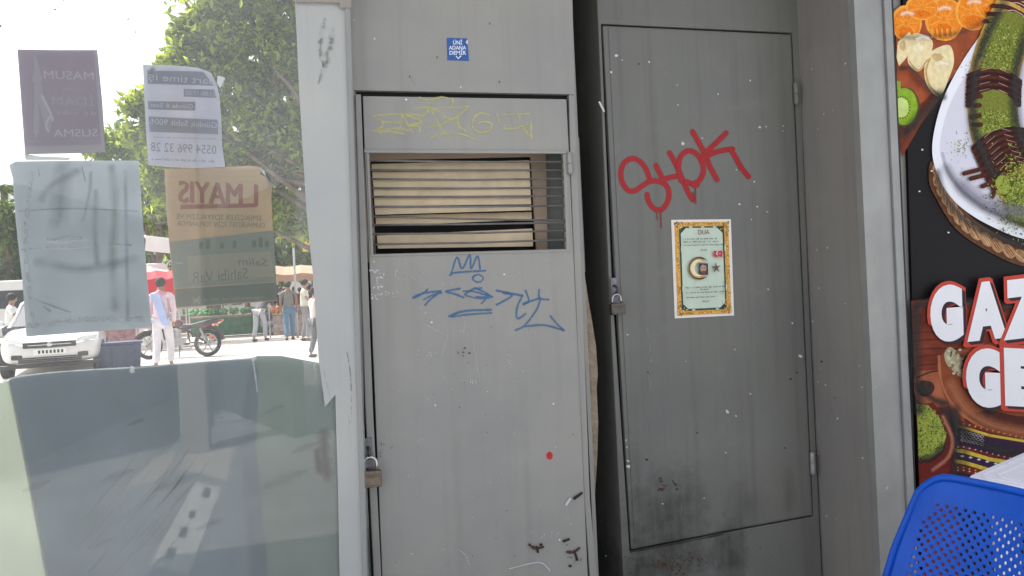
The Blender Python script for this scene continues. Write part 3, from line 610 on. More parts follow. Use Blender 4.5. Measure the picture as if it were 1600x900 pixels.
def padlock(px, py, w_px, Y, rot, bodycol, label, dull):
    c = onY(px, py, Y); k = w_px/F*Y*1.05     # body width in metres
    root = empty('padlock', c, label, 'padlock', 'padlocks on the cabinets')
    mbody = mat('padlock_body_'+dull, bodycol, .42, .75, var=.25, vscale=60, bump=.1, bscale=200); ms_ = mat('padlock_shackle_'+dull, C(190, 190, 188) if dull == 'brass' else C(170, 170, 168), .25, .9)
    b = MB(); w2, h, d = k/2, k*.72, k*.20
    rot_m = Matrix.Rotation(rot, 4, 'Y')
    prof = []
    for sx, sz in ((-1, -1), (1, -1), (1, 1), (-1, 1)):
        for t in range(5):
            a0 = {(-1, -1): math.pi, (1, -1): 1.5*math.pi, (1, 1): 0, (-1, 1): .5*math.pi}[(sx, sz)]+t*math.pi/8; r = k*.06
            prof.append((sx*(w2-r)+r*math.cos(a0), sz*(h/2-r)+r*math.sin(a0)))
    fr_ = [rot_m@Vector((x, -d, z-h/2))+c for x, z in prof]; bk = [rot_m@Vector((x, d, z-h/2))+c for x, z in prof]
    b.prism(fr_, bk, mbody); b.build('body', root, .0018)
    s_ = MB(); pts = [Vector((-w2*.62, 0, -k*.12)), Vector((-w2*.62, 0, k*.26))]+[Vector((-w2*.62*math.cos(t), 0, k*.26+w2*.66*math.sin(t))) for t in [math.pi*i/10 for i in range(1, 10)]]+[Vector((w2*.62, 0, k*.26)), Vector((w2*.62, 0, -k*.12))]
    s_.tube([rot_m@p+c for p in pts], k*.075, ms_, 12); s_.build('shackle', root)
    kh = MB(); kh.tube([c+rot_m@Vector((0, -d-.0004, -h*.62)), c+rot_m@Vector((0, -d+.0016, -h*.62))], k*.05, M_rubber, 12); kh.build('keyhole', root) if 0 else None
    # bands engraved in the body side
    e = MB()
    for z in (-.16, -.24, -.62): e.prism([rot_m@Vector((-w2*.92, -d-.0003, z*k)) + c, rot_m@Vector((w2*.92, -d-.0003, z*k))+c, rot_m@Vector((w2*.92, -d-.0003, (z-.02)*k))+c, rot_m@Vector((-w2*.92, -d-.0003, (z-.02)*k))+c], [rot_m@Vector((-w2*.92, -d+.001, z*k)) + c, rot_m@Vector((w2*.92, -d+.001, z*k))+c, rot_m@Vector((w2*.92, -d+.001, (z-.02)*k))+c, rot_m@Vector((-w2*.92, -d+.001, (z-.02)*k))+c], mat('padlock_groove', C(66, 58, 50), .6, .4))
    e.build('engraving', root)
    return k
# hasps belong to the cabinets
def hasp(parent, px, py, Y, k):
    h = MB(); c = onY(px, py, Y); pts = [c+Vector((0, .02, .004))]+[c+Vector((0, .02-.034*math.sin(t), .004-.014*(1-math.cos(t)))) for t in (.5, 1.0, 1.5708, 2.1, 2.6)]
    h.tube(pts+[c+Vector((0, .012, -.03))], .0045, mat('hasp_steel', C(90, 86, 84), .5, .6, var=.3, vscale=80), 8); h.build('hasp', parent)
    h = MB(); A = [c+Vector((x, .013, z)) for x, z in ((-.012, -.06), (.012, -.06), (.012, .03), (-.012, .03))]; h.prism(A, [v+Vector((0, .004, 0)) for v in A], mat('hasp_plate', C(120, 118, 122), .5, .3, var=.3, vscale=60)); h.build('hasp_plate', parent, .001)
hasp(c1, 576, 702, Y1-.028, 1); padlock(578, 735, 33, Y1-.034, R(2), C(124, 112, 98), 'large worn brass padlock hanging on the light grey cabinet door', 'brass')

# ================================================================== board poking out behind the first cabinet
bd = MB(); mfoam = mat('old_board', C(148, 132, 112), .95, var=.25, vscale=30, bump=.8, bscale=60)
out = [(908, 380), (914, 425), (919, 470), (926, 500), (931, 540), (934, 585), (932, 605), (935, 660), (934, 705), (932, 745), (930, 780), (925, 830), (924, 880), (900, 880), (895, 380)]
A = [onY(x+random.uniform(-.8, .8), y, Y1+.032) for x, y in out]; bd.prism(A, [v+Vector((0, .03, 0)) for v in A], mfoam)
tag(bd.build('insulation_board', None, .002), 'torn brown insulation board bulging from behind the light grey cabinet', 'board')

# ================================================================== SECOND CABINET
c2 = empty('metal_cabinet', (1.45, Y2, 0), 'dark grey metal cabinet with red SHOK style spray tag on its door', 'cabinet')
c2['label'] = 'dark grey metal cabinet with red spray tag and prayer sheet on its door'
xl, xr = onY(933, 0, Y2).x, X_RET
mb = MB(); mb.box(xl+.002, xl+.018, Y2+.022, 2.94, 0, 2.655, M_cab2); mb.box(xr-.02, xr-.004, Y2+.022, 2.94, 0, 2.655, M_cab2); mb.build('carcass', c2, .001)
slab('front_frame', [(929, -70), (1242, -70), (1246, 0), (1263, 450), (1284, 900), (1318, 1600), (1010, 1600), (974, 900), (952, 450), (933, 0)], Y2, .022, M_cab2, c2, .002,
     holes=[(939.5, 37), (1090, 44), (1238, 51), (1254, 420), (1271, 807), (1130, 833), (984, 862), (960, 500), (955, 420), (940, 60)])
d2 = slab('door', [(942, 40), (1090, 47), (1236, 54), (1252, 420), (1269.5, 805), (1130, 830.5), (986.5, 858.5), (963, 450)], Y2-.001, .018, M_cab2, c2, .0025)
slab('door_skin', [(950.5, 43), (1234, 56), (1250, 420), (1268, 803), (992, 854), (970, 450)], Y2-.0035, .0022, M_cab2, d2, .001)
mb = MB(); mb.prism([onY(*q, Y2+.024) for q in [(934, 30), (1244, 40), (1276, 820), (980, 875)]], [onY(*q, Y2+.028) for q in [(934, 30), (1244, 40), (1276, 820), (980, 875)]], M_dark); mb.build('inner_lining', c2)
hinge(c2, 1243, 130, 162, Y2-.010, M_cab2); hinge(c2, 1269, 708, 740, Y2-.010, M_alu)
hasp(c2, 962, 448, Y2-.026, 1); padlock(964, 474, 25, Y2-.032, R(-2), C(96, 92, 84), 'small dark padlock hanging on the dark grey cabinet door', 'dark')
# red spray tag
a = Art(Y2-.0035, .0004, 6e-5); spray = marker('red_spray', C(160, 20, 28), 1.25, 60, .26); spd = mat('red_drip', C(150, 26, 32), .5)
LS = [[(1014, 277), (1008, 262), (998, 251), (986, 248), (975, 255), (970, 268), (972, 284), (981, 297), (992, 298), (1004, 290), (1016, 283), (1030, 284), (1040, 289), (1045, 300), (1043, 315), (1034, 327), (1022, 326), (1013, 314), (1011, 304)],
      [(1025, 259), (1031, 271), (1037, 283)], [(1035, 281), (1048, 277), (1060, 275)], [(1046, 239), (1056, 257), (1066, 280), (1076, 302), (1082, 312)],
      [(1064, 282), (1060, 262), (1063, 245), (1074, 236), (1086, 239), (1095, 250), (1099, 266), (1094, 280), (1084, 287), (1072, 284)],
      [(1082, 206), (1091, 222), (1101, 240), (1108, 258), (1114, 270), (1120, 281)], [(1134, 208), (1120, 222), (1104, 237), (1097, 245)], [(1096, 250), (1112, 240), (1130, 235), (1144, 233)], [(1142, 234), (1150, 248), (1158, 262), (1169, 276)]]
for pts in LS: a.stroke(pts, 9.2, spray, wj=.03, k=5)
for x, y0, y1, wd in ((1026, 330, 343, 1.4), (1032, 328, 356, 2), (1086, 286, 318, 2.2), (1083, 300, 316, 1.6)): a.stroke([(x, y0), (x+.3, (y0+y1)/2), (x+.8, y1)], wd, spd)
a.blob(1086, 288, 7, 6, spray, 12, .1); a.build('graffiti', d2)['label'] = 'thick red sprayed tag with drips'
a = Art(Y2-.0035, .0004)
for x, y, r in ((963, 87, 2.6), (955, 113, 2), (1014, 97, 1.6), (1172, 126, 1.6), (1122, 147, 1.2), (1058, 133, 1), (1059, 164, 1.2), (1187, 199, 2.2), (1197, 198, 1.4), (1224, 197, 1.2), (1223, 205, 1), (1097, 216, 1.4), (1067, 224, 3), (1155, 319, 2), (1183, 323, 1.6), (1174, 343, 1.3), (1199, 331, 1.2), (1200, 452, 1.6), (1238, 505, 1.8), (1250, 556, 3), (1148, 546, 1.2), (1172, 615, 2), (1136, 643, 3), (1150, 650, 1.6), (980, 523, 1.5), (1100, 778, 1.3), (1035, 787, 1.4), (982, 729, 3), (981, 720, 2), (1178, 284, 1.3), (1150, 265, 1.2)):
    a.blob(x, y, r, r*.75, wc, 9, .4, random.random())
for x, y, r in ((998, 100, 1.5), (1010, 718, 2.2), (1235, 592, 2), (1012, 582, 1.5), (1089, 676, 1.4), (1245, 582, 1.6), (1226, 700, 1.4)): a.blob(x, y, r, r*.8, rsd, 9, .3)
chips(a, 1033, 760, 5, 5, 16, rs, .8, 2.6); chips(a, 1055, 757, 2, 5, 8, rsd, .6, 1.8); chips(a, 1010, 790, 20, 25, 22, rs, .4, 1.2); chips(a, 1000, 640, 15, 60, 8, rsd, .3, .9)
sc = marker('soot_smudge', C(36, 35, 32), .85, 9, .99, amp=.42); sc2 = marker('soot_smudge_green', C(56, 56, 42), .85, 8, .99, amp=.38)
for pts, wd, mm in () and (([(1050, 740), (1052, 780), (1040, 842)], 84, sc), ([(1000, 770), (1010, 810), (1020, 850)], 60, sc), ([(1010, 845), (1070, 835), (1130, 822)], 34, sc), ([(1120, 730), (1118, 780), (1112, 820)], 44, sc2), ([(1230, 700), (1225, 760), (1228, 795)], 24, sc), ([(1165, 740), (1165, 780), (1160, 815)], 50, sc2), ([(1075, 760), (1070, 810), (1068, 838)], 30, sc)):
    a.stroke(pts, wd, mm, wj=.1, taper=True)
mst = marker('pale_run', C(150, 152, 150), .4, 120, .9)
a.stroke([(1065, 720), (1064, 780), (1062, 842)], 3, mst); a.stroke([(1130, 440), (1126, 520)], 10, mst, taper=True); a.stroke([(1180, 470), (1184, 560)], 12, mst, taper=True)
a.stroke([(1010, 500), (1016, 560), (1012, 620)], 16, mst, taper=True)
a.build('chipped_paint', d2)['kind'] = 'stuff'
a = Art(Y2, .0004)
for pts, wd, mm in () and (([(990, 890), (1060, 874), (1110, 862)], 30, sc), ([(1135, 900), (1140, 868), (1150, 840)], 46, sc), ([(1030, 880), (1050, 900), (1040, 930)], 60, sc), ([(1200, 830), (1250, 822)], 16, sc2)): a.stroke(pts, wd, mm, wj=.1)
chips(a, 1045, 882, 18, 8, 60, rs, .8, 2.4); chips(a, 1080, 874, 12, 6, 24, rs, .6, 1.8); chips(a, 990, 880, 6, 10, 10, rs, .5, 1.6); chips(a, 1160, 850, 60, 16, 10, rsd, .4, 1.2)
a.stroke([(936, 160), (943, 174)], 3, wc); a.stroke([(985, 862), (1060, 848), (1130, 834)], 2.2, rsd, wj=.4)
a.build('rust_speckle', c2)['kind'] = 'stuff'

# prayer sheet
pr = empty('prayer_poster', onY(1100, 420, Y2-.004), 'laminated prayer sheet with gold border and green panel on dark grey door', 'poster')
slab('sheet', [(1049, 343.5), (1142, 342.5), (1147, 493), (1054.5, 497.5)], Y2-.0062, .0024, mat('laminated_white', C(232, 225, 220), .35, coat=.3), pr, 0)
PA, PB, PC, PD = Vector((1049, 343.5)), Vector((1142, 342.5)), Vector((1147, 493)), Vector((1054.5, 497.5))
def PU(u, v): q = (PA*(1-u)+PB*u)*(1-v)+(PD*(1-u)+PC*u)*v; return (q.x, q.y)
a = Art(Y2-.0062, .0002)
gold = mat('print_gold', C(214, 160, 70), .5, var=.3, vscale=160); gold2 = mat('print_gold_dark', C(130, 82, 30), .5, var=.4, vscale=200); goldl = mat('print_gold_light', C(240, 205, 120), .5); dgreen = mat('print_bottle_green', C(28, 62, 44), .5, var=.4, vscale=60); mint = mat('print_mint', C(200, 214, 196), .5, var=.05, vscale=30); ink = mat('print_ink', C(60, 74, 66), .6); inkr = mat('print_dark_red', C(120, 50, 50), .6)
a.poly([PU(.045, .025), PU(.955, .025), PU(.955, .975), PU(.045, .975)], gold)
a.poly([PU(.12, .07), PU(.88, .07), PU(.88, .93), PU(.12, .93)], dgreen)
a.poly([PU(.15, .14), PU(.24, .085), PU(.76, .085), PU(.85, .14), PU(.855, .86), PU(.77, .91), PU(.23, .91), PU(.15, .86)], mint)
for cu, cv in ((.10, .06), (.90, .06), (.10, .94), (.90, .94)):
    for k in range(26):
        u, v = cu+random.gauss(0, .05), cv+random.gauss(0, .035); u = min(.95, max(.05, u)); v = min(.97, max(.03, v)); x, y = PU(u, v)
        a.blob(x, y, random.uniform(.8, 2.2), random.uniform(.5, 1.3), random.choice((gold2, gold2, goldl, gold)), 7, .3, random.random()*3)
for k in range(40):
    t = k/39
    for u, v in ((.08, t*.9+.05), (.92, t*.9+.05)): x, y = PU(u+random.uniform(-.015, .015), v); a.blob(x, y, random.uniform(.5, 1.2), random.uniform(.6, 1.6), random.choice((goldl, gold2, goldl)), 6, .3)
    for u, v in ((t*.86+.07, .045), (t*.86+.07, .955)): x, y = PU(u, v+random.uniform(-.006, .006)); a.blob(x, y, random.uniform(.6, 1.4), random.uniform(.4, .9), random.choice((goldl, gold2)), 6, .3)
for u, v in ((.3, .078), (.7, .078), (.3, .922), (.7, .922), (.135, .3), (.135, .7), (.865, .3), (.865, .7), (.5, .078)): x, y = PU(u, v); a.blob(x, y, 3 if v in (.078, .922) else 1.2, 1.2 if v in (.078, .922) else 6, mint, 8, .1)
a.text('DUA', PU(.42, .155), PU(.61, .155), (0, -7.5), inkr)
for v, u1 in ((.205, .75), (.235, .76), (.268, .86)): a.bars(*PU(.17, v), *PU(u1, v), 2.2, ink, .95, 3, 9)
a.text('Amin', PU(.44, .325), PU(.56, .325), (0, -3.6), ink, shear=.35)
def crescent(cx, cy, r, m, m2):
    pts = []
    for k in range(21): t = R(52)+R(256)*k/20; pts.append((cx+r*math.cos(t), cy-r*math.sin(t)*1.08))
    for k in range(21): t = R(308)-R(256)*k/20; pts.append((cx+r*.28+r*.78*math.cos(t), cy-r*.82*math.sin(t)*1.05))
    a.poly(pts, m)
cx, cy = PU(.42, .50); crescent(cx, cy, 16.5, mat('print_brown', C(74, 54, 34), .5, var=.3, vscale=200), None); crescent(cx-1, cy, 14, gold, None); crescent(cx-1.5, cy-.3, 12, mat('print_cream_hi', C(238, 226, 190), .5), None)
x, y = PU(.485, .51); brn = mat('print_portrait', C(58, 42, 42), .5); a.poly([(x-7, y-9), (x+7, y-9), (x+7.5, y+9), (x-6.5, y+9)], brn); a.blob(x, y-1, 5, 6, mat('print_portrait_mid', C(178, 142, 124), .5), 14, .12); a.blob(x, y+5, 4, 2.4, mat('print_portrait_red', C(120, 60, 50), .5), 10, .2); a.blob(x-2, y-2, 1, .7, brn); a.blob(x+2, y-2, 1, .7, brn)
x, y = PU(.70, .50); a.poly([(x+(8 if k % 2 == 0 else 2.6)*math.cos(R(-96+36*k)), y+(9 if k % 2 == 0 else 2.8)*math.sin(R(-96+36*k))) for k in range(10)][::-1], mat('print_star', C(92, 74, 56), .5))
x, y = PU(.745, .355); rf = mat('print_flag', C(196, 44, 56), .5); a.poly([(x-7, y-5), (x-2, y-3), (x+4, y-5), (x+7, y-2), (x+6, y+6), (x+1, y+4), (x-4, y+6), (x-7, y+3)], rf); a.blob(x-1, y, 2.4, 2.6, wt, 12, .02); a.blob(x-.2, y, 1.9, 2.1, rf, 12, .02); a.blob(x+2.4, y, .9, .9, wt, 5, 0)
for v, u0, u1 in ((.70, .18, .84), (.722, .42, .58), (.752, .18, .85), (.80, .18, .68)): a.bars(*PU(u0, v), *PU(u1, v), 2.2, ink, .95, 3, 9)
a.text('Amin', PU(.44, .85), PU(.56, .85), (0, -4), ink, shear=.35)
a.build('print', pr)

# ================================================================== RETURN WALL, PROFILE, POSTER WALL
rw = MB(); p0 = Y2+.7
rw.box(X_RET, X_RET+.02, YP+.0, 2.94, 0, 2.655, M_wallp); rw = tag(rw.build('side_panel', None, .001), 'plain grey side wall panel between the dark cabinet and the food poster', 'wall panel')
a = Art(0, .0004, fn=lambda x, y, e: onX(x, y, X_RET)-Vector((e, 0, 0)))
for x, y, r in ((1321, 99, 1.8), (1293, 387, 1.8), (1278, 202, 1), (1301, 172, .8), (1290, 602, 1.6), (1347, 605, 1.3), (1369, 605, 1.4), (1309, 654, 1.6), (1387, 762, 2.4), (1292, 806, 1.5), (1343, 572, 1)): a.blob(x, y, r*.8, r, wc, 9, .35)
for x, y, r in ((1284, 565, 2), (1300, 640, 1)): a.blob(x, y, r*.8, r, rsd, 9, .35)
a.build('chipped_paint', rw)['kind'] = 'stuff'
al = empty('aluminium_profile', onY(1380, 880, YP), 'tall grooved aluminium profile at the edge of the food poster', 'profile')
def prof(name, x0, x1, Yf, th, m):
    b0, b1 = [(x0, -90), (x0+18, 420), (x0+37, 760), (x0+77, 1600)], [(x1, -90), (x1+15, 420), (x1+33, 760), (x1+68, 1600)]
    mm = MB(); A = [onY(x, y, Yf) for x, y in [b0[0], b1[0], b1[3], b0[3]]]
    mm.prism(A, [v+Vector((0, th, 0)) for v in A], m); mm.build(name, al, .0015)
xa = onY(1345, 0, YP).x
def vprof(name, xa_, xb_, yf, th, m): mm = MB(); mm.box(xa_, xb_, yf, yf+th, 0, 2.655, m); mm.build(name, al, .0012)
# widths come from the photo at mid height
xs = [onY(x, 300, YP).x for x in (1358, 1369, 1391, 1398, 1405.5, 1409)]
sh = X_RET+.0005-xs[0]
vprof('corner_strip', X_RET-.003, xs[1], YP-.006, .03, M_alu); vprof('face_strip', xs[1]+.0012, xs[2], YP-.003, .02, M_alu); vprof('raised_lip', xs[2]+.001, xs[3], YP-.012, .025, M_aluD); vprof('inner_lip', xs[3]+.001, xs[4], YP-.004, .02, M_aluD); vprof('gasket', xs[4]+.0005, xs[5], YP-.002, .012, M_rubber)
fw = MB(); fw.box(X_RET+.02, 4.2, YP+.022, YP+.10, 0, 2.655, M_wallp); tag(fw.build('poster_wall', None, .001), 'grey wall carrying the large food poster', 'wall')
hs_ = MB(); hs_.box(4.2, 4.26, YP+.022, 3.05, 0, 2.655, M_wallp); tag(hs_.build('end_wall', None, .001), 'grey end wall closing the kiosk beyond the poster', 'wall')
# food banner
fb = empty('food_poster', onY(1500, 900, YP+.01), 'large glossy dessert poster with white letters GAZ and GE', 'poster')
mbb = MB(); A = [onY(1407, -120, YP+.010), onY(1760, -120, YP+.010), onY(1790, 960, YP+.010), onY(1441, 960, YP+.010)]; mbb.prism(A, [v+Vector((0, .01, 0)) for v in A], mat('poster_black', C(24, 21, 23), .55, spec=.15)); mbb.build('sheet', fb)
a = Art(YP+.010, .0002, 2.2e-5)
def cm(nm, r, g, b, var=.12, vs=30, rough=.45): return mat('art_'+nm, C(r, g, b), max(rough, .6), var=var, vscale=vs, spec=.12)
wood = cm('wood', 118, 52, 34, .35, 18); woodl = cm('wood_light', 168, 96, 66, .3, 14); woodd = cm('wood_dark', 84, 36, 26, .35, 18)
# board top-left with fruit
a.poly([(1399, 20), (1440, 0), (1530, -60), (1600, -60), (1560, 40), (1480, 130), (1410, 212), (1403, 200)], cm('board', 156, 78, 48, .25, 20))
a.poly([(1403, 196), (1420, 180), (1462, 140), (1470, 150), (1440, 192), (1409, 246)], cm('board_edge', 120, 56, 34, .25, 20))
orange = cm('orange', 238, 138, 38, .15, 60); orl = cm('orange_rim', 248, 168, 70); ord_ = cm('orange_pulp', 226, 118, 24, .2, 90)
for cx, cy, rx, ry in ((1416, 36, 24, 28), (1475, 30, 30, 34), (1520, 18, 28, 30), (1552, 4, 30, 28), (1440, 12, 26, 20)):
    a.blob(cx, cy, rx, ry, orl, 26, .02); a.blob(cx+1, cy+1, rx-3, ry-3, orange, 26, .03)
    for k in range(9):
        t = 2*math.pi*k/9; a.stroke([(cx+4*math.cos(t), cy+4*math.sin(t)), (cx+(rx-7)*math.cos(t), cy+(ry-7)*math.sin(t))], 1.4, orl, smooth=False)
    a.blob(cx, cy+ry*.5, rx*.5, ry*.28, ord_, 12, .15)
for k in range(5): a.stroke([(1455+k*8, 46), (1456+k*8, 58)], 3.0, orl)
ban = cm('banana', 232, 214, 168, .12, 50); ban2 = cm('banana_core', 206, 176, 122, .2, 70); bsh = cm('banana_skin', 196, 158, 96, .2, 60)
a.poly([(1402, 66), (1420, 50), (1428, 62), (1416, 90), (1404, 104), (1400, 90)], ban); a.poly([(1428, 52), (1456, 64), (1450, 92), (1434, 112), (1418, 98), (1420, 74)], ban, True)
a.poly([(1450, 86), (1466, 74), (1484, 72), (1490, 96), (1482, 122), (1468, 150), (1450, 138), (1443, 112)], ban, True)
a.stroke([(1452, 92), (1446, 112), (1452, 134), (1466, 148)], 3, bsh); a.blob(1464, 90, 9, 7, ban2, 12, .2); a.blob(1410, 72, 5, 8, ban2, 12, .2); a.blob(1434, 76, 7, 8, cm('banana_hi', 242, 230, 194), 12, .2); a.stroke([(1420, 96), (1434, 110), (1448, 94)], 2, bsh)
kw = cm('kiwi', 138, 172, 48, .15, 60); a.blob(1413, 168, 24, 32, cm('kiwi_skin', 98, 84, 44), 26, .02); a.blob(1412, 167, 21, 29, kw, 26, .02); a.blob(1406, 168, 13, 16, cm('kiwi_pale', 196, 212, 128), 18, .05)
for k in range(22): t = 2*math.pi*k/22; a.blob(1408+13*math.cos(t), 168+17*math.sin(t), .9, 1.3, cm('seed', 40, 36, 28), 6, .2)
a.poly([(1399, 126), (1406, 128), (1406, 140), (1400, 142)], kw)
# wicker under the plate
wk = cm('wicker', 176, 134, 96, .3, 60); wk2 = cm('wicker_dark', 96, 62, 42, .3, 60); wkh = cm('wicker_hi', 214, 178, 138, .2, 80)
ring = [(1465, 262), (1466, 285), (1476, 305), (1487, 325), (1500, 344), (1518, 360), (1540, 374), (1562, 386), (1588, 398), (1616, 404), (1650, 408)]
a.stroke(ring, 30, wk2, k=4)
rp = spline(ring, 4)
for i in range(0, len(rp)-2, 3):
    p = rp[i]; d = (rp[i+2]-rp[i]).normalized(); an = math.atan2(d.y, d.x)
    a.blob(p.x, p.y, 13, 8.5, wk, 14, .06, an+.5); 
    for o_ in (-3, 0, 3): a.stroke([(p.x-9*math.cos(an+.5)-o_*math.sin(an+.5), p.y-9*math.sin(an+.5)+o_*math.cos(an+.5)), (p.x+9*math.cos(an+.5)-o_*math.sin(an+.5), p.y+9*math.sin(an+.5)+o_*math.cos(an+.5))], 1.1, random.choice((wkh, wk2)), smooth=False)
# plate
plate = cm('plate', 214, 212, 224, .03, 10); plate2 = cm('plate_rim', 234, 234, 242, .02, 10); plsh = cm('plate_shadow', 184, 182, 198, .04, 10)
a.poly([(1600, -30), (1565, 14), (1530, 56), (1500, 100), (1474, 150), (1459, 200), (1455, 240), (1464, 275), (1482, 306), (1510, 332), (1550, 355), (1600, 374), (1680, 384), (1720, 100), (1680, -60)], plate2, True)
a.poly([(1602, -10), (1572, 24), (1540, 66), (1510, 112), (1484, 160), (1470, 205), (1467, 240), (1477, 270), (1496, 298), (1524, 322), (1560, 342), (1604, 360), (1680, 368), (1710, 100), (1670, -40)], plate, True)
a.stroke([(1471, 240), (1480, 270), (1500, 296), (1530, 320), (1566, 338), (1610, 352)], 5, plsh)
pist = [cm('pist%d' % i, *c, .2, 90) for i, c in enumerate(((120, 136, 52), (150, 160, 66), (92, 108, 40), (172, 176, 88), (70, 82, 34)))]
def crumbs(poly_fn, n, r0=.8, r1=2.4):
    base = a.nxt()
    for i in range(n):
        q = poly_fn()
        if q: a.blob(q[0], q[1], random.uniform(r0, r1), random.uniform(r0, r1)*.6, random.choice(pist), 5, .35, random.random()*3, e=base+1.2e-5*(i % 30))
    a.e = base+4e-4
choc = cm('choc', 80, 36, 24, .3, 40); choc2 = cm('choc_dark', 48, 20, 15, .3, 40); pbase = cm('pist_base', 118, 124, 50, .3, 120); choch = cm('choc_hi', 196, 158, 150, .1, 60); bis = cm('sponge', 196, 160, 84, .2, 60)
crumbs(lambda: (random.gauss(1514, 9), random.gauss(112, 16)), 70, .5, 1.5); crumbs(lambda: (random.gauss(1500, 10), random.gauss(228, 11)), 90, .5, 1.6)
# the rolled dessert, from top right to bottom
body = [(1606, -10), (1578, 40), (1556, 96), (1549, 150), (1552, 200), (1568, 244), (1590, 284), (1612, 320)]
a.stroke(body, 78, bis, k=6); 
bp_ = spline(body, 10)
def band(i0, i1, m, wd=80):
    a.stroke([(p.x, p.y) for p in bp_[i0:i1]], wd, m, smooth=False)
def cross(i, wd, m, half=40, bow=8):
    p = bp_[i]; d = (bp_[min(i+1, len(bp_)-1)]-bp_[i-1]).normalized(); q = Vector((-d.y, d.x))
    a.stroke([(p+q*half-d*bow*0).to_tuple(), (p+q*half*.5-d*bow).to_tuple(), (p-d*bow*1.2).to_tuple(), (p-q*half*.5-d*bow).to_tuple(), (p-q*half).to_tuple()], wd, m, wj=.08)
def inband(i0, i1, half):
    def f():
        i = random.randint(i0, i1); p = bp_[i]; d = (bp_[min(i+1, len(bp_)-1)]-bp_[i-1]).normalized(); q = Vector((-d.y, d.x)); u = random.uniform(-1, 1); return tuple(p+q*half*u+d*random.uniform(-3, 3))
    return f
for i in range(0, 14, 2): cross(i, 7, choc); cross(i, 1.6, choch, 20)
band(12, 24, pbase, 66); crumbs(inband(11, 24, 35), 1100, .8, 2.2); a.stroke([(1527, 96), (1520, 120), (1522, 150)], 6, bis)
for i in range(25, 34, 1): cross(i, 7.5, choc if i % 2 else choc2, 40, 9)
for i in range(25, 34, 2): a.stroke([tuple(bp_[i]+Vector((-22, -12))), tuple(bp_[i]+Vector((-6, -16)))], 1.6, choch, taper=True); a.stroke([tuple(bp_[i]+Vector((8, -14))), tuple(bp_[i]+Vector((22, -8)))], 1.8, choch, taper=True)
band(35, 42, pbase, 70); crumbs(inband(35, 42, 37), 800, .8, 2.2)
for i in range(44, 58, 1): cross(i, 7.5, choc if i % 2 else choc2, 42, 9)
for i in range(44, 58, 2): a.stroke([tuple(bp_[i]+Vector((-24, -2))), tuple(bp_[i]+Vector((-10, -14)))], 1.6, choch, taper=True); a.stroke([tuple(bp_[i]+Vector((4, -16))), tuple(bp_[i]+Vector((18, -12)))], 1.8, choch, taper=True)
for x0, y0, x1, y1 in ((1540, 262, 1502, 272), (1544, 272, 1512, 280), (1550, 284, 1530, 292), (1552, 290, 1546, 308), (1528, 152, 1512, 152), (1526, 166, 1512, 166), (1526, 182, 1514, 184), (1528, 196, 1516, 196)): a.stroke([(x0, y0), (x1, y1)], 7, choc, smooth=False)
a.blob(1594, 316, 30, 36, pbase, 16, .12); crumbs(lambda: (random.gauss(1592, 20), random.gauss(312, 24)), 1500, .9, 2.5); a.blob(1562, 290, 12, 14, pist[1], 12, .2); crumbs(lambda: (random.gauss(1580, 14), random.gauss(276, 18)), 260)
for x, y in ((1451, 268), (1477, 364), (1436, 235), (1432, 300)): a.blob(x, y, 1.6, 1.3, wc, 8, .3)
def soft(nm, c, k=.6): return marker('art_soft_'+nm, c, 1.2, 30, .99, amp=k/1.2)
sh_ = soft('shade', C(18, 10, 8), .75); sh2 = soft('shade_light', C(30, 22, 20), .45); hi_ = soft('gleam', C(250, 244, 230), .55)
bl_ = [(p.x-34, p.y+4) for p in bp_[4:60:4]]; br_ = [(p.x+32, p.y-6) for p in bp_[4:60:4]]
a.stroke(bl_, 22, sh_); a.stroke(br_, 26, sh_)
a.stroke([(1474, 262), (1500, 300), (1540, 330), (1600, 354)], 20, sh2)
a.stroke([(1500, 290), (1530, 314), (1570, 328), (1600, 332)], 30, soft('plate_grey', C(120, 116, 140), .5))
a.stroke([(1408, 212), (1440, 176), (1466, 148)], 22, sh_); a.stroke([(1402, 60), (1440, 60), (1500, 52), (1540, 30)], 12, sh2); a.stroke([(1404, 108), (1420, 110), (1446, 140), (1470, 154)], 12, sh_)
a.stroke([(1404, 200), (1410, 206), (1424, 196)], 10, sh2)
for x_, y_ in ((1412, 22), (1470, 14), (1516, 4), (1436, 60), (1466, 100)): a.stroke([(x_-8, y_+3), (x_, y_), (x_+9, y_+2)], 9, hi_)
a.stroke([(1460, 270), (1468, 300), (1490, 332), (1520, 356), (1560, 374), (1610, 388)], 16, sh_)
# lower half: timber, bowls, cloth
a.poly([(1418, 470), (1450, 468), (1600, 480), (1760, 480), (1780, 950), (1440, 950)], wood)
for k in range(9): a.stroke([(1420, 480+k*13), (1470, 478+k*13+random.uniform(-3, 3)), (1530, 482+k*13)], random.uniform(1, 3), random.choice((woodl, woodd, woodd)), taper=True)
a.poly([(1424, 585), (1444, 578), (1470, 584), (1476, 630), (1452, 634), (1426, 622)], woodl, True)
a.blob(1440, 606, 14, 13, cm('knot', 66, 46, 42, .3, 30), 16, .1)
a.stroke([(1426, 590), (1450, 580), (1474, 580)], 2.5, woodd)
clay = cm('clay', 138, 70, 44, .25, 16); clayd = cm('clay_dark', 78, 34, 26, .25, 16); clayl = cm('clay_light', 176, 106, 70, .2, 16); maroon = cm('maroon', 104, 34, 30, .2, 20)
a.poly([(1460, 560), (1470, 620), (1500, 660), (1550, 690), (1620, 704), (1760, 710), (1760, 540), (1600, 530), (1500, 545)], clay, True)
a.poly([(1500, 655), (1550, 684), (1620, 700), (1760, 706), (1760, 640), (1600, 650), (1540, 640)], clayd, True)
a.stroke([(1461, 556), (1466, 600), (1490, 640), (1530, 668)], 4, clayl)
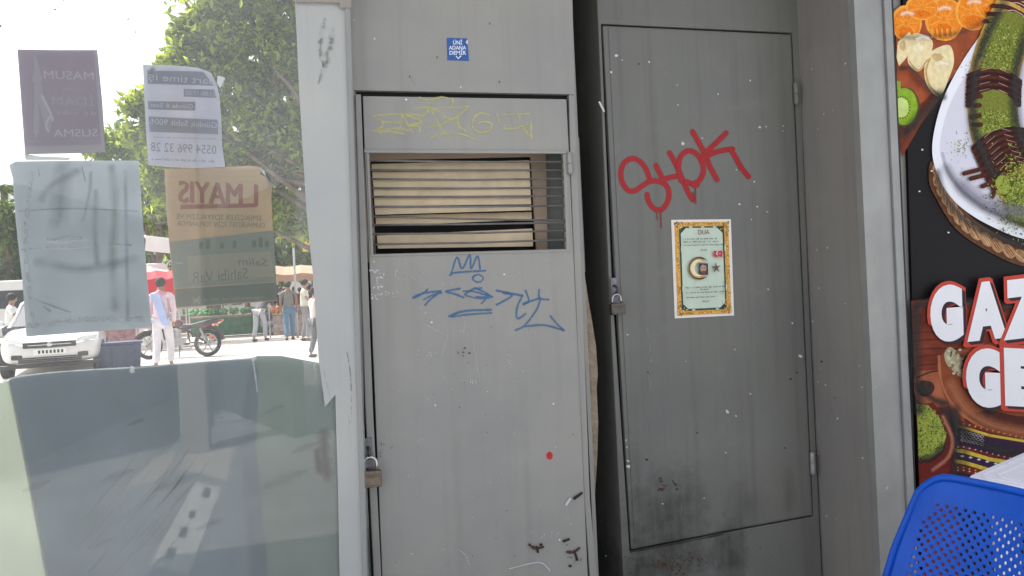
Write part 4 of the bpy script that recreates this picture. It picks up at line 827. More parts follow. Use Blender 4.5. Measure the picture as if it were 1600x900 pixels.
a.poly([(1470, 550), (1480, 542), (1496, 560), (1500, 590), (1484, 580), (1472, 566)], cm('nuts', 176, 164, 132, .3, 90), True)
for _ in range(26): a.blob(random.uniform(1474, 1498), random.uniform(546, 584), 2.6, 1.8, random.choice((cm('nut_a', 200, 190, 160), cm('nut_b', 120, 104, 78), cm('nut_c', 86, 76, 60))), 7, .3, random.random()*3)
a.poly([(1425, 632), (1452, 628), (1478, 660), (1487, 700), (1484, 760), (1436, 800)], maroon)
a.poly([(1425, 632), (1446, 634), (1466, 654), (1476, 680), (1470, 704), (1446, 722), (1429, 722)], clayd)
a.poly([(1426, 630), (1444, 632), (1462, 652), (1472, 680), (1466, 702), (1446, 716), (1430, 718)], pist[1])
crumbs(lambda: (lambda x, y: (x, y) if (x-1424)/48 < 1 and ((x-1420)/52)**2+((y-674)/44)**2 < 1 and x > 1427+(y-630)*.03 else None)(random.uniform(1424, 1474), random.uniform(630, 718)), 700, .8, 2.4)
purp = cm('textile_purple', 58, 28, 66, .2, 60); redt = cm('textile_red', 120, 34, 30, .2, 60); yelt = cm('textile_yellow', 206, 178, 62, .2, 60); whit = cm('textile_white', 214, 206, 214, .1, 60); dkt = cm('textile_dark', 46, 22, 26, .2, 40)
a.poly([(1476, 652), (1520, 680), (1580, 692), (1760, 706), (1760, 950), (1500, 950), (1490, 760), (1486, 700)], dkt)
def strip(y, h, m): a.poly([(1484, y), (1500, y+2), (1540, y+14), (1600, y+24), (1760, y+34), (1760, y+34+h), (1600, y+24+h), (1540, y+14+h), (1500, y+2+h), (1487, y+h)], m)
strip(656, 5, redt); strip(663, 4, yelt); strip(668, 24, purp); strip(693, 5, redt); strip(699, 6, yelt); strip(706, 9, purp); strip(716, 6, yelt); strip(723, 12, redt); strip(737, 5, purp); strip(744, 8, yelt); strip(754, 30, redt)
for k in range(12):
    for yy, m_ in ((659, yelt), (695, whit), (727, yelt), (731, whit)): x = 1490+k*9; a.blob(x, yy+2+max(0, (x-1500)*.24), 1.6, 1.2, m_, 6, .2)
for k in range(6):
    for j in range(3): x = 1497+k*6; y = 674+j*6+max(0, (x-1500)*.25); a.stroke([(x-3, y), (x, y-2.4), (x+3, y), (x, y+2.4), (x-3, y)], 1.2, whit, smooth=False)
for k in range(8): x = 1496+k*13; y = 711+max(0, (x-1500)*.24); a.blob(x, y, 3.4, 1.8, whit, 4, 0)
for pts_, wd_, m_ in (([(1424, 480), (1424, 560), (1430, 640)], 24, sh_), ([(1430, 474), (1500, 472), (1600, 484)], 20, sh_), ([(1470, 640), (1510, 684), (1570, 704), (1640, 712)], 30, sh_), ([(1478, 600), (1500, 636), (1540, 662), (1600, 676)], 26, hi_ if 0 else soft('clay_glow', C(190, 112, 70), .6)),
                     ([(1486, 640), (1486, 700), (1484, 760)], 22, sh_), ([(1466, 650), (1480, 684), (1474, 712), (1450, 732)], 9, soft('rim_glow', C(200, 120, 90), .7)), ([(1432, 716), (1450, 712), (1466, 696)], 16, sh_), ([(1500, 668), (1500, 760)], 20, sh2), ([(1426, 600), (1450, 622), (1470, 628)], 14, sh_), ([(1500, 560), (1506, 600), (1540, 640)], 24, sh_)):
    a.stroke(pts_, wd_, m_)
# big cartoon lettering
salm = cm('letter_red', 196, 74, 62, .05, 20); lsh = cm('letter_shadow', 62, 44, 48, .05, 20); lw = cm('letter_white', 236, 235, 238, .02, 10)
def fat(txt, p0, p1, up):
    for k in range(3): a.text(txt, p0, p1, up, salm, offset=.14, shift=(1.8*k-1, 1.2*k), res=6); a.e += 1e-4
    for k in range(6): a.text(txt, p0, p1, up, lsh, offset=.084, shift=(.9*k+1, .8*k+.5), res=6); a.e += 1e-4
    a.text(txt, p0, p1, up, lw, offset=.084, res=6); a.e += 1e-4
a.e += 2e-4
def fat_letter(txt, p0, p1, h, tilt=0):
    fat(txt, p0, p1, (h*tilt, -h))
fat('G', (1452, 526), (1492, 522), (-2, -71)); fat('A', (1511, 524), (1556, 519), (-2, -74)); fat('Z', (1570, 521), (1612, 516), (-2, -76))
fat('G', (1507, 625), (1554, 626), (-2, -74)); fat('E', (1568, 624), (1606, 626), (-2, -74))
a.build('print', fb)

# ================================================================== BLUE CHAIR AND WHITE TABLE
blue_pl = mat('blue_plastic', C(3, 70, 168), .42, var=.12, vscale=14, bump=.08, bscale=120, spec=.28)
ch = empty('plastic_chair', pl(.80, 1.36, 0), 'blue plastic chair with perforated backrest in front of the food poster', 'chair')
T0 = pl(.815, 1.53, .832); e_ = (pl(.37, -.93, 0)).normalized(); n_v = pl(.93, .37, 0).normalized(); UPV = Vector((0, 0, 1))
Wb, Hb = .44, .46
def BK(u, v):                       # u 0..1 along the top edge, v 0 top .. 1 bottom
    wtop = .37; half = (wtop/2+(Wb/2+.02-wtop/2)*min(1, v*1.25)); s_ = (u-.5)*2
    r = .055/.37*2
    zz = -v*Hb
    # rounded top corners
    if abs(s_) > 1-.32:
        k = (abs(s_)-.68)/.32; zz -= (.040*k*k)*(max(0, 1-v*3))
    c = T0+e_*(wtop/2)
    return c+e_*(s_*half)+UPV*zz-n_v*(.30*v*Hb)+n_v*(-.05*(s_*s_)*0+.035*(1-s_*s_))
bk_ = MB(); NU, NV = 44, 50
for i in range(NU):
    for j in range(NV):
        u0, u1, v0, v1 = .015+i/NU*.97, .015+(i+1)/NU*.97, j/NV*.97+.012, (j+1)/NV*.97+.012
        uc, vc = (u0+u1)/2, (v0+v1)/2
        hole_ok = 3 <= i < NU-3 and 5 <= j < NV-4 and not (j < 8 and (i < 5 or i >= NU-5)) and (i+j) % 2 == 0
        sq = [(u0, v0), (uc, v0), (u1, v0), (u1, vc), (u1, v1), (uc, v1), (u0, v1), (u0, vc)]
        if not hole_ok: bk_.face([BK(*q) for q in sq], blue_pl, smooth=True)
        else:
            rr = .42
            ci = [(uc+(u1-u0)*rr*math.cos(t), vc+(v1-v0)*rr*math.sin(t)) for t in [math.atan2(q[1]-vc, q[0]-uc) if 0 else math.radians(x) for x in (225, 270, 315, 0, 45, 90, 135, 180)]]
            for k in range(8):
                k2 = (k+1) % 8; bk_.face([BK(*sq[k]), BK(*sq[k2]), BK(*ci[k2]), BK(*ci[k])], blue_pl, smooth=True)
bo = bk_.build('backrest', ch, weld=True); sm_ = bo.modifiers.new('solid', 'SOLIDIFY'); sm_.thickness = .0045; sm_.offset = 0
rim = MB(); path = [BK(0, 1-.05*k) for k in range(20)]+[BK(k/24, 0) for k in range(25)]+[BK(1, .05*(k+1)) for k in range(20)]
rim.tube(path, .0075, blue_pl, 10); rim.build('rim', ch)
# broad smooth band along the top and sides
seat = MB(); cs = T0+e_*.185-n_v*(.30*Hb)+UPV*(.44-.825)
def ST(u, v): return Vector((cs.x, cs.y, .44))+e_*((u-.5)*(.46-.04*v))-n_v*(v*.42)+UPV*(-.018*math.sin(math.pi*u)*math.sin(math.pi*v)-(.03*max(0, v-.85)/.15))
for i in range(12):
    for j in range(12): seat.face([ST(i/12, j/12), ST((i+1)/12, j/12), ST((i+1)/12, (j+1)/12), ST(i/12, (j+1)/12)], blue_pl, smooth=True)
so_ = seat.build('seat', ch, weld=True); q_ = so_.modifiers.new('solid', 'SOLIDIFY'); q_.thickness = .006
for u, v, du, dv in ((.03, .02, -.03, -.06), (.97, .02, .03, -.06), (.05, .95, -.03, .03), (.95, .95, .03, .03)):
    lg = MB(); p = ST(u, v)-UPV*.003; f = Vector(((p+e_*du-n_v*dv).x, (p+e_*du-n_v*dv).y, 0)); lg.tube([p, f], [.022, .015], blue_pl, 10); lg.build('leg', ch)
for u in (.03, .97):
    lg = MB(); lg.tube([BK(0 if u < .5 else 1, .95), ST(u, .02)], [.012, .02], blue_pl, 8); lg.build('upright', ch)
# white table behind it
tb = empty('plastic_table', pl(1.35, 1.6, 0), 'white plastic table corner behind the blue chair', 'table')
wpl = mat('white_plastic', C(222, 222, 232), .4, var=.04, vscale=8)
C0 = pl(1.075, 1.80, 0); dA = pl(.27, .20, 0).normalized(); dB = pl(.20, -.27, 0).normalized()
tp = MB()
def TT(s_, t, z): return Vector((C0.x, C0.y, 0))+dA*s_+dB*t+UPV*z
def loop(s0, s1, t0, t1, z, r=.03):
    out_ = []
    for (cs_, ct, a0) in ((s0+r, t0+r, 180), (s1-r, t0+r, 270), (s1-r, t1-r, 0), (s0+r, t1-r, 90)):
        for k in range(5): an = R(a0+k*22.5); out_.append(TT(cs_+r*math.cos(an), ct+r*math.sin(an), z))
    return out_
tp.prism(loop(0, .80, 0, .80, .725), loop(0, .80, 0, .80, .742), wpl); tp.prism(loop(.012, .788, .012, .788, .66), loop(.012, .788, .012, .788, .7248), wpl)
tp.build('tabletop', tb, .003)
for k in (.02, .045): 
    g_ = MB(); g_.tube(loop(k, .80-k, k, .80-k, .7425), .0022, wpl, 6, closed=True); g_.build('rim_ridge', tb)
for s_, t in ((.06, .06), (.74, .06), (.06, .74), (.74, .74)): g_ = MB(); g_.tube([TT(s_, t, .66), TT(s_, t, 0)], [.03, .022], wpl, 10); g_.build('leg', tb)
#INSERT_STREET
# ================================================================== THE STREET BEYOND THE GLASS
def hz(px): return 450-math.tan(ROLL)*-1*0 + (800-px)*math.tan(-ROLL)   # horizon row at a column
def dist_for(px, py): return EYE*F/(py-hz(px))
def gpt(px, py, z=0): return onZ(px, py, z)

# ---- trees
def leaf_cloud(mb, m, lobes, n, size, seed=1, droop=.25, gap=.09):
    rs = np.random.RandomState(seed); per = [l[3]*l[4]*l[5] for l in lobes]; tot = sum(p**(2/3) for p in per)
    V = []; Fc = []
    for l, p in zip(lobes, per):
        k = int(n*p**(2/3)/tot); c = np.array(l[:3]); rad = np.array(l[3:6])
        d = rs.normal(size=(k*3, 3)); d /= np.linalg.norm(d, axis=1)[:, None]; r = rs.rand(k*3)**.45
        # clumping: keep where a noise is high, so gaps of sky show
        pts = c+d*r[:, None]*rad
        keep = []
        for q in pts:
            nv = noise.noise(Vector(q)*1.9/max(.5, min(rad)))+.5*noise.noise(Vector(q)*5.2/max(.5, min(rad)))
            if nv > gap: keep.append(q)
            if len(keep) >= k: break
        for q in keep:
            a = rs.normal(size=3); a[2] -= droop; a /= np.linalg.norm(a); b = rs.normal(size=3); b -= a*b.dot(a); b /= np.linalg.norm(b)
            s = size*(.6+.8*rs.rand()); w = s*.42; i = len(V); nrm = np.cross(a, b)*s*.12
            V += [q, q+a*s*.5+b*w*.5+nrm, q+a*s, q+a*s*.5-b*w*.5+nrm]; Fc += [(i, i+1, i+2, i+3)]
    mb.mesh(V, Fc, m)
bark = mat('bark', (.13, .10, .075, 1), .9, var=.35, vscale=8, bump=.6, bscale=25)
def tree(base, trunk_top, lobes, n, leaf, m, label, seed, tr=.16, name='tree'):
    root = empty(name, base, label, 'tree', None)
    t = MB(); b = Vector(base); tt = Vector(trunk_top); rs = random.Random(seed)
    mid = [b.lerp(tt, k/6)+Vector((rs.uniform(-.05, .05), rs.uniform(-.05, .05), 0))*(1 if 0 < k < 6 else 0) for k in range(7)]
    t.tube(mid, [tr*(1.25-.08*k) if k else tr*1.5 for k in range(7)], bark, 10)
    for l in lobes:
        c = Vector(l[:3]); s_ = mid[rs.choice((3, 4, 5))]; k1 = s_.lerp(c, .5)+Vector((rs.uniform(-.2, .2), rs.uniform(-.2, .2), .15))
        t.tube([s_, k1, c], [tr*.5, tr*.32, tr*.12], bark, 7)
        for _ in range(4):
            e = c+Vector((rs.uniform(-1, 1)*l[3], rs.uniform(-1, 1)*l[4], rs.uniform(-.6, .9)*l[5]))*.75; t.tube([k1.lerp(c, .5), e], [tr*.16, tr*.04], bark, 5)
    t.build('trunk', root)
    c = MB(); leaf_cloud(c, m, lobes, n, leaf, seed); c.build('crown', root); return root
L_fic = leafmat('leaf_ficus', (.17, .245, .045, 1), .52); L_drk = leafmat('leaf_dark', (.08, .13, .045, 1), .4); L_lit = leafmat('leaf_bright', (.17, .26, .05, 1), .5)
def lobes_px(L, dist):                         # (px, py, radius px, height radius px, depth offset)
    o = []
    for px, py, rx, ry, dd in L:
        c = at(px, py, dist+dd); k = dist/F; o.append((c.x, c.y, c.z, rx*k, rx*k*.9, ry*k))
    return o
D1 = 11.5
b1 = at(545, 470, D1+.3)
tree((b1.x, b1.y, 0), at(530, 240, D1), lobes_px([(350, 20, 85, 80, 0), (440, -40, 110, 90, .3), (310, 95, 60, 70, -.2), (420, 110, 100, 90, .6), (500, 60, 90, 110, .8), (370, 200, 90, 70, .2), (460, 230, 90, 80, .5), (400, 300, 80, 60, .4), (480, 330, 70, 60, .9), (255, 150, 36, 26, -.1), (300, 235, 60, 50, .1), (215, 165, 32, 18, -.1), (232, 205, 44, 30, 0), (245, 280, 30, 60, .2), (340, 330, 60, 70, .5)], D1), 36000, .14, L_fic, 'large leafy tree filling the upper right of the window', 3, .10)
b2 = gpt(245, 520)
D2 = 24
b = at(246, 475, D2); tree((b.x, b.y, 0), at(246, 330, D2), lobes_px([(235, 300, 26, 60, 0), (255, 340, 22, 60, .5), (215, 245, 30, 26, 0), (182, 222, 34, 20, 0), (160, 240, 24, 14, 0), (260, 260, 40, 60, 1)], D2), 5000, .26, L_lit, 'small bright green tree behind the posters on the window', 5, .11)
b = at(14, 478, 27); tree((b.x, b.y, 0), at(14, 400, 27), lobes_px([(10, 350, 34, 38, 0), (-30, 370, 40, 50, 1), (26, 410, 22, 34, .5), (0, 425, 30, 26, 0), (60, 400, 36, 50, 2)], 27), 6000, .28, L_drk, 'dark rounded tree at the far left above the white van', 6, .14)
b = at(120, 478, 40); tree((b.x, b.y, 0), at(120, 410, 40), lobes_px([(100, 400, 60, 60, 0), (160, 410, 60, 60, 2), (200, 350, 40, 80, 1)], 40), 5000, .4, L_drk, 'dark tree far behind the large grey poster', 8, .2)
b = at(330, 476, 38); tree((b.x, b.y, 0), at(330, 420, 38), lobes_px([(300, 400, 50, 50, 0), (350, 380, 60, 70, 1), (420, 390, 60, 60, 2), (480, 380, 60, 60, 2)], 38), 7000, .4, L_drk, 'dark spreading tree behind the market awnings', 9, .2)
# palm behind the van
pc = at(6, 292, 34); pr_ = empty('palm_tree', (pc.x, pc.y, 0), 'small palm rising behind the dark tree at the left', 'tree')
t = MB(); t.tube([(pc.x, pc.y, 0), (pc.x+.05, pc.y, pc.z*.5), tuple(pc)], [.22, .17, .14], bark, 9); t.build('trunk', pr_)
fr_ = MB(); rsn = random.Random(4)
for k in range(26):
    an = 2*math.pi*k/26+rsn.uniform(-.1, .1); L_ = rsn.uniform(.9, 1.3); up_ = rsn.uniform(.1, .9); dirv = Vector((math.cos(an), math.sin(an), 0)); sp = [pc+dirv*(L_*s)+Vector((0, 0, up_*s-1.2*s*s*L_)) for s in (0, .25, .5, .75, 1)]
    sd_ = Vector((-dirv.y, dirv.x, 0))
    for i in range(4):
        for j in range(4):
            q = sp[i].lerp(sp[i+1], j/4); l = .30*(1-.15*i); 
            for s in (-1, 1): fr_.face([q, q+sd_*s*l*.5+Vector((0, 0, -.04))+dirv*.1, q+sd_*s*l+Vector((0, 0, -.14))+dirv*.2, q+sd_*s*l*.5-Vector((0, 0, .09))+dirv*.04], L_drk)
fr_.build('crown', pr_)
# distant hedge/woods line and buildings mass
hd = MB(); lob = []
for k in range(34):
    x = -60+k*4.2; lob.append((x, 75+random.uniform(-4, 4), 2+random.uniform(-.5, 1), 4, 3, 3.4))
leaf_cloud(hd, L_drk, lob, 12000, .9, 21); tag(hd.build('far_trees'), 'band of far trees closing the street behind the market', 'woods', kind='stuff')
bl = empty('apartment_building', (-2, 56, 0), 'pale apartment building far behind the market seen between posters', 'building')
mb = MB(); mb.box(-16, 4, 56, 66, 0, 5.5, mat('pale_render', (.62, .60, .57, 1), .85, var=.08, vscale=.6)); mb.build('wall', bl)
mb = MB(); mb.box(-16.3, 4.3, 55.7, 66.3, 5.5, 5.8, mat('roof_slab', (.4, .39, .38, 1), .8)); mb.build('roof', bl)
for fx in range(7):
    for fz in range(2):
        m_ = MB(); m_.box(-15+fx*2.7, -13.8+fx*2.7, 55.93, 56.02, 1+fz*2.4, 2.3+fz*2.4, mat('window_dark', (.06, .07, .08, 1), .15)); m_.build('window', bl)

# ---- people
def skinned(verts, edges, radii, m, name, parent, sub=1, root=0):
    me = bpy.data.meshes.new(name); me.from_pydata([tuple(v) for v in verts], edges, []); o = bpy.data.objects.new(name, me); COL.objects.link(o)
    o.modifiers.new('skin', 'SKIN'); sb = o.modifiers.new('sub', 'SUBSURF'); sb.levels = sb.render_levels = sub
    for i, v in enumerate(me.skin_vertices[0].data):
        r = radii[i]; v.radius = r if isinstance(r, tuple) else (r, r); v.use_root = (i == root)
    dg = bpy.context.evaluated_depsgraph_get(); dg.update(); nm = bpy.data.meshes.new_from_object(o.evaluated_get(dg)); nm.materials.clear(); nm.materials.append(m)
    for p in nm.polygons: p.use_smooth = True
    bpy.data.objects.remove(o); bpy.data.meshes.remove(me)
    r = bpy.data.objects.new(name, nm); COL.objects.link(r); r.parent = parent; return r
SKIN = [mat('skin_tan', (.36, .21, .14, 1), .55), mat('skin_brown', (.26, .15, .10, 1), .55)]
def person(loc, yaw, label, H=1.72, shirt=(.5, .5, .5, 1), trousers=(.1, .12, .2, 1), hair=(.03, .025, .02, 1), shoes=(.04, .04, .04, 1), stride=.12, arm=(.1, -.1), bendarm=(0, 0), lean=0.0, sleeves='short', crouch=0.0, shirt2=None, skin=0, bag=None, scarf=None):
    """faces local +Y; lengths scale with H"""
    k = H/1.72; root = empty('person', (loc[0], loc[1], 0), label, 'person', 'people in the street'); root.rotation_euler = (0, 0, yaw)
    hipz = .93-.50*crouch; V = Vector
    hip = V((0, -.25*crouch, hipz)); chest = hip+V((0, .28*math.sin(lean)+.1*crouch, .30*math.cos(lean))); neck = chest+V((0, .22*math.sin(lean*1.1)+.05*crouch, .22*math.cos(lean))); head = neck+V((0, .03+.08*math.sin(lean), .17))
    J = {}
    for s, nm in ((-1, 'l'), (1, 'r')):
        st = stride*s
        J['hip'+nm] = hip+V((.09*s, 0, -.04)); kn = V((.10*s, st*.55+.06+.24*crouch, .49-.02*crouch)); an = V((.10*s, st-.02-.05*crouch, .085))
        J['kn'+nm] = kn; J['an'+nm] = an; J['toe'+nm] = an+V((.015*s, .16, -.055))
        sh = neck+V((.19*s, 0, -.05)); J['sh'+nm] = sh; a = arm[0 if s < 0 else 1]; el = sh+V((.04*s, .28*math.sin(a), -.28*math.cos(a))); bnd = a+bendarm[0 if s < 0 else 1]
        wr = el+V((-.01*s, .24*math.sin(bnd), -.24*math.cos(bnd))); J['el'+nm] = el; J['wr'+nm] = wr; J['ha'+nm] = wr+V((0, .08*math.sin(bnd), -.08*math.cos(bnd)))
    P = lambda *a: [v*k for v in a]
    Vb = P(hip, chest, neck, neck+V((0, .01, .07)), head, head+V((0, .01, .10)), J['hipl'], J['knl'], J['anl'], J['toel'], J['hipr'], J['knr'], J['anr'], J['toer'], J['shl'], J['ell'], J['wrl'], J['hal'], J['shr'], J['elr'], J['wrr'], J['har'], head+V((0, .095, -.005)), head+V((0, .055, -.07)))
    E = [(0, 1), (1, 2), (2, 3), (3, 4), (4, 5), (0, 6), (6, 7), (7, 8), (8, 9), (0, 10), (10, 11), (11, 12), (12, 13), (2, 14), (14, 15), (15, 16), (16, 17), (2, 18), (18, 19), (19, 20), (20, 21), (4, 22), (4, 23)]
    Rr = [(.13, .10), (.14, .10), .06, .052, (.078, .095), .065, .08, .052, .036, .03, .08, .052, .036, .03, .05, .038, .028, .03, .05, .038, .028, .03, .014, .045]
    Rr = [tuple(x*k for x in r) if isinstance(r, tuple) else r*k for r in Rr]
    skinned(Vb, E, Rr, SKIN[skin], 'body', root, 2)
    fabric = lambda c: mat('cloth_%02d%02d%02d' % tuple(int(x*99) for x in c[:3]), c, .85, var=.1, vscale=9)
    el_t = .62 if sleeves == 'short' else 1
    vs = P(hip+V((0, 0, -.04)), chest, neck-V((0, 0, .02)), J['shl'], J['shl'].lerp(J['ell'], el_t), J['shr'], J['shr'].lerp(J['elr'], el_t)); es = [(0, 1), (1, 2), (2, 3), (3, 4), (2, 5), (5, 6)]; rr = [(.165, .125), (.165, .125), (.08, .075), .068, .062, .068, .062]
    if sleeves == 'long': vs += P(J['wrl'], J['wrr']); es += [(4, 7), (6, 8)]; rr += [.045, .045]; rr[4] = rr[6] = .055
    skinned(vs, es, [tuple(x*k for x in r) if isinstance(r, tuple) else r*k for r in rr], fabric(shirt), 'shirt', root, 2)
    vs = P(hip, J['hipl'], J['knl'], J['anl']+V((0, 0, .03)), J['hipr'], J['knr'], J['anr']+V((0, 0, .03))); es = [(0, 1), (1, 2), (2, 3), (0, 4), (4, 5), (5, 6)]
    skinned(vs, es, [(.15*k, .12*k), .10*k, .078*k, .066*k, .10*k, .078*k, .066*k], fabric(trousers), 'trousers', root, 2)
    for nm in 'lr':
        s_ = MB(); a_, t_ = J['an'+nm]*k, J['toe'+nm]*k
        s_.ball(((a_.x+t_.x)/2, (a_.y+t_.y)/2-.01, .042*k), .048*k, .135*k, .045*k, fabric(shoes), 12, 8)
        so2 = s_.build('shoe', root, local=True)
    h = MB(); hc = head*k; h.ball((hc.x, hc.y-.018*k, hc.z+.045*k), .092*k, .108*k, .105*k, mat('hair_'+str(int(hair[0]*99)), hair, .8, var=.3, vscale=50), 14, 10, .03); h.build('hair', root, local=True)
    f_ = MB(); eye = mat('eye_dark', (.02, .02, .02, 1), .3); mo = mat('mouth', (.22, .07, .06, 1), .6)
    for s in (-1, 1): f_.ball((hc.x+.032*k*s, hc.y+.088*k, hc.z+.0*k), .011*k, .008*k, .006*k, eye, 8, 6)
    f_.build('eyes', root, local=True); f_ = MB(); f_.ball((hc.x, hc.y+.092*k, hc.z-.05*k), .022*k, .008*k, .006*k, mo, 8, 6); f_.build('mouth', root, local=True)
    if scarf:
        f_ = MB(); nk = neck*k
        f_.tube([nk+V((-.10, -.05, -.03)), nk+V((0, -.09, .03)), nk+V((.10, -.04, -.02)), nk+V((.05, .09, -.04)), nk+V((-.05, .09, -.04))], .04, fabric(scarf), 8, closed=True); f_.build('collar', root, local=True)
    if shirt2:
        f_ = MB(); c_ = chest*k
        for j in range(10):
            t0, t1 = j/10, (j+1)/10
            f_.face([(-.12+.20*t0-.03, -.15, c_.z+.22-.62*t0), (.02+.16*t0, -.16, c_.z+.22-.62*t0), (.02+.16*t1, -.16-.01*t1, c_.z+.22-.62*t1), (-.12+.20*t1-.03, -.15-.01*t1, c_.z+.22-.62*t1)], fabric(shirt2))
        f_.build('shawl', root, local=True).modifiers.new('solid', 'SOLIDIFY').thickness = .02
    return root
def face_cam(p, off=0): return math.atan2(-p[1], -p[0])-math.pi/2+off
p = at(253, 500, 14.4); person((p.x, p.y), face_cam(p, R(165)), 'person in a pink shirt and blue shawl walking away past the motorcycle', 1.74, (.72, .58, .64, 1), (.72, .69, .76, 1), stride=.14, sleeves='long', shirt2=(.42, .50, .78, 1), scarf=(.72, .34, .40, 1))
p = at(16, 500, 16.5); person((p.x, p.y), face_cam(p, R(80)), 'person in a white shirt and dark trousers at the far left beside the car', 1.62, (.75, .76, .74, 1), (.09, .10, .13, 1), arm=(.5, .6), bendarm=(.8, .8), stride=.08, lean=.05)
p = at(405, 500, 22.5); person((p.x, p.y), face_cam(p, R(150)), 'person in pale grey trousers leaning over below the yellow poster', 1.72, (.10, .10, .12, 1), (.42, .42, .46, 1), stride=.16, lean=.9, arm=(.5, .5))
p = at(424, 500, 26); person((p.x, p.y), face_cam(p, R(60)), 'person crouching in dark clothes behind the pale trousered person', 1.65, (.08, .07, .10, 1), (.24, .26, .38, 1), crouch=.9, lean=.35, arm=(.9, .9), skin=1)
p = at(452, 500, 22.5); person((p.x, p.y), face_cam(p, R(185)), 'person in a grey shirt and blue jeans standing with back turned by the stalls', 1.74, (.17, .17, .16, 1), (.10, .19, .30, 1), stride=.2, skin=1)
p = at(477, 500, 21.5); person((p.x, p.y), face_cam(p, R(80)), 'person in a cream shirt looking left beside the window post', 1.76, (.60, .58, .50, 1), (.16, .16, .18, 1), stride=.1, arm=(.3, .5), bendarm=(.6, .7))
p = at(440, 500, 30); person((p.x, p.y), face_cam(p, R(20)), 'person in black facing the stalls between the two standing shoppers', 1.7, (.05, .05, .06, 1), (.06, .06, .08, 1))
p = at(493, 500, 15.5); person((p.x, p.y), face_cam(p, R(120)), 'person in dark clothes half hidden by the window post', 1.45, (.62, .56, .55, 1), (.08, .08, .09, 1), stride=.1, skin=1)

for px_, dd_, off_, lb_, sh_c, tr_c in ((462, 30, 200, 'person in a dark red top deep in the crowd right of the yellow poster', (.22, .05, .05, 1), (.06, .06, .07, 1)), (447, 33, 10, 'person in a black top farthest back right of the yellow poster', (.04, .04, .05, 1), (.10, .10, .12, 1)),
        (470, 34, 140, 'person in an olive top at the back by the pole', (.14, .13, .07, 1), (.05, .05, .06, 1)), (486, 27, 200, 'person in a navy top just left of the window post', (.04, .06, .13, 1), (.08, .08, .10, 1)), (388, 31, 90, 'person in a brown top behind the low black crate', (.16, .10, .07, 1), (.05, .05, .06, 1)), (340, 30, 0, 'person in a grey top behind the traffic cone', (.16, .16, .17, 1), (.06, .06, .07, 1))):
    p = at(px_, 500, dd_); person((p.x, p.y), face_cam(p, R(off_)), lb_, 1.70, sh_c, tr_c, stride=.1, skin=1)
